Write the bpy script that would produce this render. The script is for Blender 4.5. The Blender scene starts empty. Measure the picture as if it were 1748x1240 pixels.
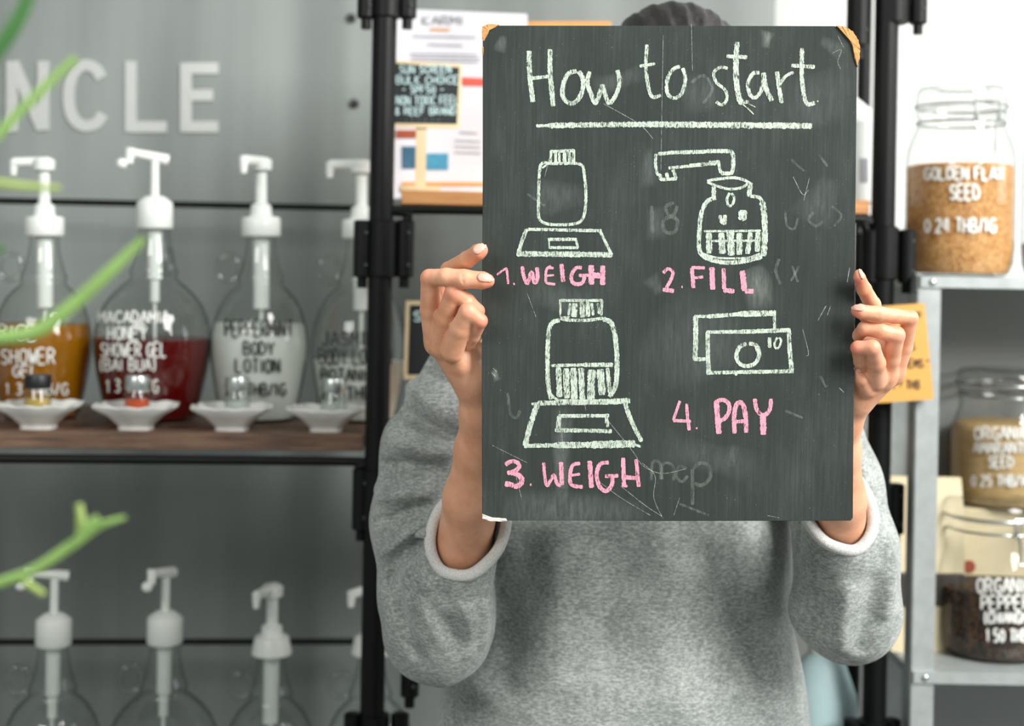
import bpy, math, random
import numpy as np
from mathutils import Vector, Matrix

random.seed(7)
rng = np.random.default_rng(7)
scene = bpy.context.scene

# ------------------------------------------------------------------ camera
F = 2428.0                      # focal length in pixels of the 1748 x 1240 frame
ROLL = math.radians(1.05)
CAM = np.array([0.0, 0.0, 1.35])
RIGHT = np.array([math.cos(ROLL), 0.0, math.sin(ROLL)])
UP = np.array([-math.sin(ROLL), 0.0, math.cos(ROLL)])
FWD = np.array([0.0, 1.0, 0.0])
HY = 450.0                      # eye level row


def Q(px, py, d):
    """World point at depth d seen at a pixel."""
    return CAM + RIGHT * ((px - 874.0) / F * d) + UP * ((HY - py) / F * d) + FWD * d


cam_data = bpy.data.cameras.new('camera')
cam = bpy.data.objects.new('camera', cam_data)
scene.collection.objects.link(cam)
cam.matrix_world = Matrix(((RIGHT[0], UP[0], 0, CAM[0]), (RIGHT[1], UP[1], -1, CAM[1]),
                           (RIGHT[2], UP[2], 0, CAM[2]), (0, 0, 0, 1)))
cam_data.sensor_width = 36.0
cam_data.lens = F / 1748.0 * 36.0
cam_data.shift_y = -(620.0 - HY) / 1748.0
cam_data.clip_start = 0.05
cam_data.dof.use_dof = True
cam_data.dof.focus_distance = 1.278
cam_data.dof.aperture_fstop = 4.0
scene.camera = cam

# ------------------------------------------------------------------ world, lights, exposure
world = bpy.data.worlds.new('world')
scene.world = world
world.use_nodes = True
bgn = world.node_tree.nodes['Background']
bgn.inputs[0].default_value = (0.94, 0.985, 0.97, 1)
bgn.inputs[1].default_value = 0.40


def area(name, loc, target, size, power, color=(1, 1, 1), sizey=None):
    l = bpy.data.lights.new(name, 'AREA')
    l.energy = power
    l.color = color
    l.size = size
    if sizey:
        l.shape = 'RECTANGLE'
        l.size_y = sizey
    o = bpy.data.objects.new(name, l)
    scene.collection.objects.link(o)
    o.location = loc
    o.rotation_euler = (Vector(target) - Vector(loc)).to_track_quat('-Z', 'Y').to_euler()
    return o


area('window_light', (2.0, -0.15, 2.75), (0.2, 1.6, 1.05), 1.3, 165, (1.0, 0.985, 0.96), 1.6)
area('side_window_light', (2.6, 1.7, 2.2), (0.9, 2.3, 1.2), 1.0, 20, (1.0, 1.0, 0.99), 1.4)
area('shelf_fill_light', (-1.1, -0.1, 2.2), (-0.6, 2.4, 1.05), 1.0, 17, (1.0, 0.97, 0.93), 0.5)  # added fill with no visible source, brightens the jug shelves
scene.view_settings.view_transform = 'Standard'
scene.view_settings.look = 'None'
scene.view_settings.exposure = 0.0
scene.view_settings.gamma = 1.0
scene.view_settings.use_curve_mapping = False


# ------------------------------------------------------------------ materials
def lin(c):
    return tuple(((x / 255.0) / 12.92 if x / 255.0 <= 0.04045 else ((x / 255.0 + 0.055) / 1.055) ** 2.4) for x in c)


MATS = {}


class NT:
    def __init__(self, name):
        self.m = bpy.data.materials.new(name)
        self.m.use_nodes = True
        self.t = self.m.node_tree
        self.b = self.t.nodes.get('Principled BSDF')
        self.out = self.t.nodes.get('Material Output')
        MATS[name] = self.m

    def n(self, typ, **kw):
        nd = self.t.nodes.new(typ)
        for k, v in kw.items():
            setattr(nd, k, v)
        return nd

    def l(self, a, b):
        self.t.links.new(a, b)

    def coords(self, scale=(1, 1, 1), kind='Object'):
        tc = self.n('ShaderNodeTexCoord')
        mp = self.n('ShaderNodeMapping')
        mp.inputs['Scale'].default_value = scale
        self.l(tc.outputs[kind], mp.inputs['Vector'])
        return mp.outputs['Vector']

    def noise(self, vec, scale, detail=4, rough=0.6):
        nd = self.n('ShaderNodeTexNoise')
        nd.inputs['Scale'].default_value = scale
        nd.inputs['Detail'].default_value = detail
        nd.inputs['Roughness'].default_value = rough
        self.l(vec, nd.inputs['Vector'])
        return nd.outputs['Fac']

    def ramp(self, fac, stops):
        r = self.n('ShaderNodeValToRGB')
        el = r.color_ramp.elements
        while len(el) < len(stops):
            el.new(0.5)
        for e, (p, c) in zip(el, stops):
            e.position = p
            e.color = (*c, 1) if len(c) == 3 else c
        self.l(fac, r.inputs['Fac'])
        return r.outputs['Color']

    def math(self, op, a, b=0.0):
        nd = self.n('ShaderNodeMath', operation=op)
        for i, v in enumerate((a, b)):
            if isinstance(v, (int, float)):
                nd.inputs[i].default_value = v
            else:
                self.l(v, nd.inputs[i])
        return nd.outputs[0]

    def bump(self, h, strength=0.3, dist=0.001):
        b = self.n('ShaderNodeBump')
        b.inputs['Strength'].default_value = strength
        b.inputs['Distance'].default_value = dist
        self.l(h, b.inputs['Height'])
        self.l(b.outputs['Normal'], self.b.inputs['Normal'])


def plain(name, rgb, rough=0.5, metal=0.0, var=0.08, vscale=30, scale=(1, 1, 1), bump=0.0, bscale=None, spec=None, bdist=0.001):
    t = NT(name)
    c = lin(rgb)
    v = t.coords(scale)
    f = t.noise(v, vscale)
    lo = tuple(x * (1 - var) for x in c)
    hi = tuple(min(1, x * (1 + var)) for x in c)
    t.l(t.ramp(f, [(0.3, lo), (0.7, hi)]), t.b.inputs['Base Color'])
    t.b.inputs['Roughness'].default_value = rough
    t.b.inputs['Metallic'].default_value = metal
    if spec is not None:
        t.b.inputs['Specular IOR Level'].default_value = spec
    if bump:
        t.bump(t.noise(v, bscale or vscale * 4), bump, bdist)
    return t.m


plain('white_plastic', (226, 231, 226), 0.35, var=0.02)
plain('black_pipe', (11, 14, 13), 0.45, metal=0.0, var=0.15, vscale=60, bump=0.1, spec=0.22)
plain('black_plastic', (20, 22, 24), 0.4)
plain('screw_grey', (70, 76, 74), 0.4)
plain('ceramic', (222, 224, 219), 0.22, var=0.02)
plain('silver_metal', (190, 196, 194), 0.28, metal=0.9, var=0.05)
plain('steel_wire', (175, 180, 176), 0.3, metal=0.9, var=0.05)
plain('white_wall', (226, 228, 225), 0.8, var=0.02, vscale=3)
plain('concrete_floor', (120, 122, 120), 0.6, var=0.12, vscale=6, bump=0.1)
plain('galvanised', (176, 182, 181), 0.45, metal=0.35, var=0.10, vscale=45, bump=0.08)
plain('galvanised_panel', (150, 153, 152), 0.5, metal=0.3, var=0.05, vscale=8)
plain('sign_letter', (196, 199, 196), 0.6, var=0.02)
plain('paper_white', (214, 214, 220), 0.7, var=0.02)
plain('paper_cream', (216, 202, 168), 0.7, var=0.05)
plain('kraft', (196, 160, 110), 0.75, var=0.06)
plain('yellow_card', (216, 164, 84), 0.7, var=0.05, vscale=20)
plain('card_ink', (92, 64, 38), 0.7)
plain('red_print', (205, 84, 70), 0.6)
plain('blue_print', (62, 140, 172), 0.6, var=0.25, vscale=60)
plain('navy_print', (46, 92, 118), 0.6, var=0.25, vscale=80)
plain('grey_print', (150, 152, 158), 0.7)
plain('orange_edge', (214, 150, 76), 0.6)
plain('light_wood', (226, 205, 165), 0.55, var=0.06, scale=(1, 1, 0.1))
plain('black_card', (22, 30, 30), 0.6)
plain('sign_chalk', (196, 224, 224), 0.8)
plain('white_marker', (226, 228, 222), 0.6)
plain('black_marker', (24, 26, 26), 0.5)
plain('rod_dark', (60, 54, 48), 0.7)
plain('rust_print', (150, 70, 40), 0.7)
plain('lotion', (214, 218, 212), 0.45, var=0.02)
plain('pale_blue_plastic', (178, 205, 208), 0.5, var=0.06, vscale=8)
plain('trousers', (44, 46, 52), 0.85, var=0.1, bump=0.2)
plain('shoe', (200, 200, 196), 0.5)
plain('eye_white', (235, 235, 232), 0.2)
plain('iris', (52, 34, 24), 0.2)
plain('lips', (176, 96, 88), 0.4)
plain('terracotta', (150, 92, 66), 0.7)
plain('plant_green', (134, 172, 92), 0.5, var=0.12, vscale=30)
plain('plant_pale', (158, 182, 100), 0.5, var=0.12, vscale=30)
plain('plant_dark', (58, 112, 50), 0.5, var=0.2, vscale=30)
plain('fibreboard', (204, 150, 92), 0.9, var=0.25, vscale=400, bump=0.6, bscale=900)
plain('chip_white', (226, 222, 210), 0.7)

# wood planks
t = NT('dark_plank')
v = t.coords((3, 14, 40))
f = t.noise(v, 3.5, 6, 0.65)
t.l(t.ramp(f, [(0.3, lin((66, 50, 40))), (0.55, lin((110, 84, 66))), (0.75, lin((128, 104, 84)))]), t.b.inputs['Base Color'])
t.b.inputs['Roughness'].default_value = 0.65
t.bump(f, 0.3, 0.002)
t = NT('orange_plank')
v = t.coords((3, 14, 40))
f = t.noise(v, 3.5, 6, 0.65)
t.l(t.ramp(f, [(0.3, lin((176, 118, 66))), (0.7, lin((208, 152, 96)))]), t.b.inputs['Base Color'])
t.b.inputs['Roughness'].default_value = 0.6
t.bump(f, 0.3, 0.002)

# grey wall sheet: faint cloudy patches and vertical streaks
t = NT('grey_sheet')
v = t.coords((1, 1, 0.5))
f = t.noise(v, 2.2, 3, 0.5)
g = t.noise(t.coords((3.5, 1, 0.25)), 3.0, 2, 0.5)
h = t.math('ADD', t.math('MULTIPLY', f, 0.6), t.math('MULTIPLY', g, 0.4))
t.l(t.ramp(h, [(0.32, lin((104, 111, 109))), (0.68, lin((150, 157, 154)))]), t.b.inputs['Base Color'])
t.b.inputs['Roughness'].default_value = 0.42
t.b.inputs['Specular IOR Level'].default_value = 0.45

# chalkboard paint
t = NT('chalkboard_paint')
g = t.noise(t.coords((420, 420, 9)), 1.0, 3, 0.7)
s = t.noise(t.coords((14, 14, 7)), 1.0, 4, 0.65)
sp = t.noise(t.coords((1, 1, 1)), 900, 2, 0.5)
spk = t.math('MULTIPLY', t.math('GREATER_THAN', sp, 0.74), 0.35)
h = t.math('ADD', t.math('MULTIPLY', g, 0.40), t.math('MULTIPLY', s, 0.60))
h = t.math('ADD', h, spk)
t.l(t.ramp(h, [(0.30, lin((42, 48, 45))), (0.52, lin((53, 59, 56))), (0.74, lin((72, 79, 75))), (0.95, lin((140, 148, 142)))]), t.b.inputs['Base Color'])
t.b.inputs['Roughness'].default_value = 0.7
t.b.inputs['Specular IOR Level'].default_value = 0.2
t.bump(g, 0.35, 0.0004)


def chalk(name, rgb, thr, soft, cover=1.0, gsc=(1000, 1000, 240)):
    t = NT(name)
    t.b.inputs['Base Color'].default_value = (*lin(rgb), 1)
    t.b.inputs['Roughness'].default_value = 0.95
    t.b.inputs['Specular IOR Level'].default_value = 0.1
    a = t.noise(t.coords(gsc), 1.0, 3, 0.7)
    b = t.noise(t.coords((160, 160, 160)), 1.0, 2, 0.6)
    h = t.math('ADD', t.math('MULTIPLY', a, 0.72), t.math('MULTIPLY', b, 0.28))
    r = t.ramp(h, [(thr - soft, (0, 0, 0)), (thr + soft, (cover, cover, cover))])
    tr = t.n('ShaderNodeBsdfTransparent')
    mx = t.n('ShaderNodeMixShader')
    t.l(r, mx.inputs[0])
    t.l(tr.outputs[0], mx.inputs[1])
    t.l(t.b.outputs[0], mx.inputs[2])
    t.l(mx.outputs[0], t.out.inputs[0])
    return t.m


chalk('chalk_green', (194, 208, 192), 0.45, 0.07)
chalk('chalk_pink', (228, 158, 178), 0.415, 0.07)
def smudge_mat():
    t = NT('chalk_smudge')
    t.b.inputs['Base Color'].default_value = (*lin((190, 198, 192)), 1)
    t.b.inputs['Roughness'].default_value = 0.95
    at = t.n('ShaderNodeAttribute', attribute_name='fade')
    a = t.noise(t.coords((260, 260, 60)), 1.0, 4, 0.7)
    r_ = t.math('MULTIPLY', t.ramp(a, [(0.35, (.25, .25, .25)), (0.75, (1, 1, 1))]), at.outputs['Fac'])
    tr = t.n('ShaderNodeBsdfTransparent')
    mx = t.n('ShaderNodeMixShader')
    t.l(r_, mx.inputs[0])
    t.l(tr.outputs[0], mx.inputs[1])
    t.l(t.b.outputs[0], mx.inputs[2])
    t.l(mx.outputs[0], t.out.inputs[0])


smudge_mat()
chalk('chalk_ghost', (190, 200, 192), 0.52, 0.18, 0.22, (300, 300, 90))
chalk('chalk_scratch', (200, 206, 198), 0.45, 0.10, 0.5)


# glass: thin wall, tinted towards grazing angles
def glass(name, tint=(0.93, 0.95, 0.94), edge=(0.20, 0.27, 0.25), refl=1.0):
    t = NT(name)
    t.t.nodes.remove(t.b)
    lw = t.n('ShaderNodeLayerWeight')
    lw.inputs[0].default_value = 0.5
    col = t.ramp(lw.outputs['Facing'], [(0.0, tint), (0.6, tuple(x * 0.95 for x in tint)), (0.84, tuple(x * 0.5 + e * 0.5 for x, e in zip(tint, edge))), (1.0, edge)])
    tr = t.n('ShaderNodeBsdfTransparent')
    t.l(col, tr.inputs[0])
    gl = t.n('ShaderNodeBsdfGlossy')
    gl.inputs['Roughness'].default_value = 0.03
    fac = t.math('POWER', lw.outputs['Facing'], 3.5)
    fres = t.math('ADD', t.math('MULTIPLY', fac, 0.45 * refl), 0.05 * refl)
    mx = t.n('ShaderNodeMixShader')
    t.l(fres, mx.inputs[0])
    t.l(tr.outputs[0], mx.inputs[1])
    t.l(gl.outputs[0], mx.inputs[2])
    t.l(mx.outputs[0], t.out.inputs[0])
    return t.m


glass('clear_glass')
glass('jar_glass', (0.96, 0.97, 0.965), (0.42, 0.48, 0.46))


def liquid(name, rgb, thin, clear):
    """coloured liquid: part of the light passes, part scatters"""
    t = NT(name)
    t.b.inputs['Base Color'].default_value = (*lin(rgb), 1)
    t.b.inputs['Roughness'].default_value = 0.15
    tr = t.n('ShaderNodeBsdfTransparent')
    tr.inputs[0].default_value = (*lin(thin), 1)
    mx = t.n('ShaderNodeMixShader')
    mx.inputs[0].default_value = 1 - clear
    t.l(tr.outputs[0], mx.inputs[1])
    t.l(t.b.outputs[0], mx.inputs[2])
    t.l(mx.outputs[0], t.out.inputs[0])


liquid('amber_gel', (176, 118, 18), (225, 170, 70), 0.42)
liquid('red_gel', (98, 9, 8), (150, 24, 18), 0.25)
liquid('orange_sample', (214, 92, 40), (240, 160, 110), 0.3)
liquid('yellow_sample', (206, 178, 96), (240, 225, 170), 0.4)
liquid('clear_sample', (206, 212, 208), (240, 245, 243), 0.5)


def grain(name, c1, c2, c3, scale=350):
    t = NT(name)
    vo = t.n('ShaderNodeTexVoronoi')
    vo.inputs['Scale'].default_value = scale
    t.l(t.coords(), vo.inputs['Vector'])
    sep = t.n('ShaderNodeSeparateColor')
    t.l(vo.outputs['Color'], sep.inputs[0])
    big = t.noise(t.coords(), 30, 4, 0.7)
    h = t.math('ADD', t.math('MULTIPLY', sep.outputs[0], 0.45), t.math('MULTIPLY', big, 0.55))
    t.l(t.ramp(h, [(0.2, lin(c1)), (0.5, lin(c2)), (0.85, lin(c3))]), t.b.inputs['Base Color'])
    t.b.inputs['Roughness'].default_value = 0.7
    t.bump(vo.outputs['Distance'], 0.6, 0.002)


grain('flax_grain', (150, 96, 44), (200, 146, 84), (226, 180, 120))
grain('amaranth_grain', (196, 160, 104), (214, 180, 124), (228, 198, 146), 900)
grain('pepper_grain', (14, 10, 9), (40, 28, 21), (120, 86, 54), 300)
grain('red_grain', (90, 40, 30), (130, 62, 44), (160, 84, 60))

# heathered sweatshirt knit
t = NT('heather_fleece')
a = t.noise(t.coords((1, 1, 2.4)), 190, 5, 0.75)
b = t.noise(t.coords((1, 1, 1)), 26, 4, 0.6)
c = t.noise(t.coords((1, 1, 1)), 5, 2, 0.5)
h = t.math('ADD', t.math('ADD', t.math('MULTIPLY', a, 0.66), t.math('MULTIPLY', b, 0.24)), t.math('MULTIPLY', c, 0.10))
t.l(t.ramp(h, [(0.30, lin((80, 86, 84))), (0.48, lin((141, 147, 144))), (0.68, lin((210, 213, 209)))]), t.b.inputs['Base Color'])
t.b.inputs['Roughness'].default_value = 0.95
t.b.inputs['Specular IOR Level'].default_value = 0.1
t.b.inputs['Sheen Weight'].default_value = 0.25
t.bump(t.noise(t.coords(), 700, 3, 0.7), 0.5, 0.0012)
t = NT('fleece_inside')
a = t.noise(t.coords(), 900, 2, 0.6)
t.l(t.ramp(a, [(0.3, lin((196, 198, 194))), (0.6, lin((236, 236, 232)))]), t.b.inputs['Base Color'])
t.b.inputs['Roughness'].default_value = 0.95
t.bump(t.noise(t.coords(), 1100, 2, 0.7), 0.9, 0.0015)

# skin
t = NT('skin')
a = t.noise(t.coords(), 45, 4, 0.6)
sk = t.ramp(a, [(0.3, lin((212, 150, 115))), (0.7, lin((231, 177, 144)))])
at = t.n('ShaderNodeAttribute', attribute_name='blush')
mixc = t.n('ShaderNodeMix', data_type='RGBA')
t.l(at.outputs['Fac'], mixc.inputs[0])
t.l(sk, mixc.inputs[6])
mixc.inputs[7].default_value = (*lin((222, 128, 104)), 1)
t.l(mixc.outputs[2], t.b.inputs['Base Color'])
t.b.inputs['Roughness'].default_value = 0.48
t.b.inputs['Subsurface Weight'].default_value = 0.15
t.b.inputs['Subsurface Radius'].default_value = (0.008, 0.003, 0.0015)
t.b.inputs['Subsurface Scale'].default_value = 1.0
t.bump(t.noise(t.coords((1, 1, 0.4)), 500, 4, 0.7), 0.3, 0.0006)
plain('nail', (232, 176, 156), 0.25, var=0.02)
plain('nail_tip', (244, 232, 220), 0.3, var=0.02)
t = NT('hair')
a = t.noise(t.coords((4, 30, 30)), 14, 4, 0.7)
t.l(t.ramp(a, [(0.35, lin((16, 15, 16))), (0.7, lin((52, 48, 48)))]), t.b.inputs['Base Color'])
t.b.inputs['Roughness'].default_value = 0.35
t.bump(a, 0.6, 0.003)


# ------------------------------------------------------------------ mesh helpers
class Mesh:
    def __init__(self):
        self.v, self.f = [], []

    def add(self, verts, faces):
        o = len(self.v)
        self.v.extend([tuple(map(float, p)) for p in verts])
        self.f.extend([tuple(i + o for i in f) for f in faces])
        return self

    def box(self, c, s, xa=(1, 0, 0), ya=(0, 1, 0), za=(0, 0, 1)):
        c, xa, ya, za = map(np.array, (c, xa, ya, za))
        vs = [c + xa * (i * s[0] / 2) + ya * (j * s[1] / 2) + za * (k * s[2] / 2) for i in (-1, 1) for j in (-1, 1) for k in (-1, 1)]
        return self.add(vs, [(0, 1, 3, 2), (4, 6, 7, 5), (0, 4, 5, 1), (2, 3, 7, 6), (0, 2, 6, 4), (1, 5, 7, 3)])

    def lathe(self, prof, c=(0, 0, 0), seg=40, axis=None, close=True, rfun=None):
        """prof = [(r, z)...] upwards"""
        c = np.array(c, float)
        if axis is None:
            e1, e2, e3 = np.eye(3)
        else:
            e3 = np.array(axis, float)
            e3 /= np.linalg.norm(e3)
            h = np.array([0, 0, 1.0]) if abs(e3[2]) < 0.9 else np.array([1.0, 0, 0])
            e1 = np.cross(h, e3)
            e1 /= np.linalg.norm(e1)
            e2 = np.cross(e3, e1)
        vs, fs = [], []
        for r, z in prof:
            for i in range(seg):
                a = 2 * math.pi * i / seg
                rr = r * (rfun(a, z) if rfun else 1)
                vs.append(c + e1 * rr * math.cos(a) + e2 * rr * math.sin(a) + e3 * z)
        for j in range(len(prof) - 1):
            for i in range(seg):
                k = (i + 1) % seg
                fs.append((j * seg + i, j * seg + k, (j + 1) * seg + k, (j + 1) * seg + i))
        if close:
            fs.append(tuple(reversed(range(seg))))
            fs.append(tuple((len(prof) - 1) * seg + i for i in range(seg)))
        return self.add(vs, fs)

    def tube(self, pts, rad, seg=12, flat=1.0, smooth=0, closed=False):
        pts = [np.array(p, float) for p in pts]
        rad = list(rad) if hasattr(rad, '__len__') else [rad] * len(pts)
        if smooth:
            pts, rad = catmull(pts, rad, smooth, closed)
        n = len(pts)
        vs, fs = [], []
        prev = None
        for i in range(n):
            a = pts[(i - 1) % n] if (closed or i > 0) else pts[i]
            b = pts[(i + 1) % n] if (closed or i < n - 1) else pts[i]
            tdir = (b - a) / (np.linalg.norm(b - a) + 1e-12)
            if prev is None:
                h = np.array([0, 1.0, 0]) if abs(tdir[1]) < 0.9 else np.array([1.0, 0, 0])
                e1 = np.cross(tdir, h)
            else:
                e1 = prev - tdir * np.dot(prev, tdir)
            e1 /= np.linalg.norm(e1) + 1e-12
            prev = e1
            e2 = np.cross(tdir, e1)
            for k in range(seg):
                th = 2 * math.pi * k / seg
                vs.append(pts[i] + e1 * rad[i] * math.cos(th) + e2 * rad[i] * flat * math.sin(th))
        m = n if closed else n - 1
        for i in range(m):
            for k in range(seg):
                i2, k2 = (i + 1) % n, (k + 1) % seg
                fs.append((i * seg + k, i * seg + k2, i2 * seg + k2, i2 * seg + k))
        if not closed:
            fs.append(tuple(reversed(range(seg))))
            fs.append(tuple((n - 1) * seg + k for k in range(seg)))
        return self.add(vs, fs)

    def ball(self, c, r, seg=20, rings=12, axes=None):
        c = np.array(c, float)
        r = np.array(r if hasattr(r, '__len__') else (r, r, r), float)
        ax = np.eye(3) if axes is None else np.array(axes)
        vs, fs = [], []
        for j in range(1, rings):
            ph = math.pi * j / rings
            for i in range(seg):
                th = 2 * math.pi * i / seg
                q = np.array([math.sin(ph) * math.cos(th), math.sin(ph) * math.sin(th), -math.cos(ph)]) * r
                vs.append(c + q @ ax)
        vs.append(c + np.array([0, 0, -r[2]]) @ ax)
        vs.append(c + np.array([0, 0, r[2]]) @ ax)
        for j in range(rings - 2):
            for i in range(seg):
                k = (i + 1) % seg
                fs.append((j * seg + i, j * seg + k, (j + 1) * seg + k, (j + 1) * seg + i))
        b, tt = len(vs) - 2, len(vs) - 1
        for i in range(seg):
            k = (i + 1) % seg
            fs.append((b, k, i))
            fs.append((tt, (rings - 2) * seg + i, (rings - 2) * seg + k))
        return self.add(vs, fs)


def catmull(pts, rad, sub, closed=False):
    n = len(pts)
    op, orr = [], []
    rng_ = range(n if closed else n - 1)
    for i in rng_:
        g = (lambda k: k % n) if closed else (lambda k: min(max(k, 0), n - 1))
        p0, p1, p2, p3 = (pts[g(i + k)] for k in (-1, 0, 1, 2))
        for s in range(sub):
            u = s / sub
            op.append(0.5 * ((2 * p1) + (p2 - p0) * u + (2 * p0 - 5 * p1 + 4 * p2 - p3) * u * u + (3 * p1 - p0 - 3 * p2 + p3) * u ** 3))
            orr.append(rad[i] * (1 - u) + rad[(i + 1) % n] * u)
    if not closed:
        op.append(pts[-1])
        orr.append(rad[-1])
    return op, orr


def link(o):
    scene.collection.objects.link(o)
    return o


def base_of(o):
    p = np.zeros(3)
    while o is not None:
        p = p + np.array(o.location)
        o = o.parent
    return p


def put(name, mb, mat, parent=None, smooth=True, bevel=0.0, angle=40, label=None, solid=0.0, origin=None):
    """one mesh object; its vertices are given in world coordinates"""
    me = bpy.data.meshes.new(name)
    if isinstance(mb, Mesh):
        V, Fc = np.array(mb.v, float), mb.f
    else:
        V, Fc = mb
    org = base_of(parent) if origin is None else np.array(origin, float)
    me.from_pydata((V - org).tolist() if isinstance(Fc, list) else [], [], Fc if isinstance(Fc, list) else [])
    if not isinstance(Fc, list):
        me.vertices.add(len(V))
        me.vertices.foreach_set('co', (V - org).astype(np.float32).ravel())
        me.loops.add(Fc.size)
        me.loops.foreach_set('vertex_index', Fc.astype(np.int32).ravel())
        me.polygons.add(len(Fc))
        me.polygons.foreach_set('loop_start', np.arange(0, Fc.size, 4, dtype=np.int32))
        me.update(calc_edges=True)
        me.validate()
    me.materials.append(MATS[mat])
    o = link(bpy.data.objects.new(name, me))
    if parent is not None:
        o.parent = parent
        if origin is not None:
            o.location = Vector(org - base_of(parent))
    elif origin is not None:
        o.location = Vector(org)
    if smooth:
        me.polygons.foreach_set('use_smooth', [True] * len(me.polygons))
        if angle < 180 and isinstance(Fc, list):
            try:
                me.set_sharp_from_angle(angle=math.radians(angle))
            except Exception:
                pass
    if solid:
        s = o.modifiers.new('thickness', 'SOLIDIFY')
        s.thickness = solid
        s.offset = 0
    if bevel:
        b = o.modifiers.new('bevel', 'BEVEL')
        b.width = bevel
        b.segments = 2
        b.limit_method = 'ANGLE'
    if label:
        o['label'] = label
    return o


def thing(name, loc, label, cat, group=None):
    o = link(bpy.data.objects.new(name, None))
    o.location = Vector(loc)
    o.empty_display_size = 0.05
    o['label'] = label
    o['category'] = cat
    if group:
        o['group'] = group
    return o


def tag(o, label, cat, group=None):
    o['label'] = label
    o['category'] = cat
    if group:
        o['group'] = group
    return o


def struct(o):
    o['kind'] = 'structure'
    return o


# ------------------------------------------------------------------ ribbons: flat pen and chalk strokes
def ribbon(mb, pts, w, fmap, jitter=0.12, step=4.0, sub=5, lift=0.0, taper=0.0):
    """pts in the 2-D frame of fmap; w width in the same unit"""
    P = [np.array(p, float) for p in pts]
    if len(P) == 1:
        P = [P[0] - np.array([w * 0.3, 0]), P[0] + np.array([w * 0.3, 0])]
    P2, _ = catmull(P, [1] * len(P), sub) if len(P) > 2 else (P, None)
    out = [P2[0]]
    for p in P2[1:]:
        dv = np.linalg.norm(p - out[-1])
        if dv > step:
            k = int(dv // step)
            a = out[-1].copy()
            for i in range(1, k + 1):
                out.append(a + (p - a) * (i / (k + 1)))
        if dv > step * 0.4 or p is P2[-1]:
            out.append(p)
    n = len(out)
    vs = []
    for i in range(n):
        a, b = out[max(i - 1, 0)], out[min(i + 1, n - 1)]
        tv = (b - a) / (np.linalg.norm(b - a) + 1e-9)
        nv = np.array([-tv[1], tv[0]])
        u = i / max(n - 1, 1)
        ww = w * 0.5 * (1 + random.uniform(-jitter, jitter))
        if i in (0, n - 1):
            ww *= 0.72
        if taper:
            ww *= 1 - taper * (1 - u)
        j = random.uniform(-jitter, jitter) * w * 0.25
        vs.append(fmap(*(out[i] + nv * (ww + j)), lift))
        vs.append(fmap(*(out[i] - nv * (ww - j)), lift))
    mb.add(vs, [(2 * i, 2 * i + 1, 2 * i + 3, 2 * i + 2) for i in range(n - 1)])


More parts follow.
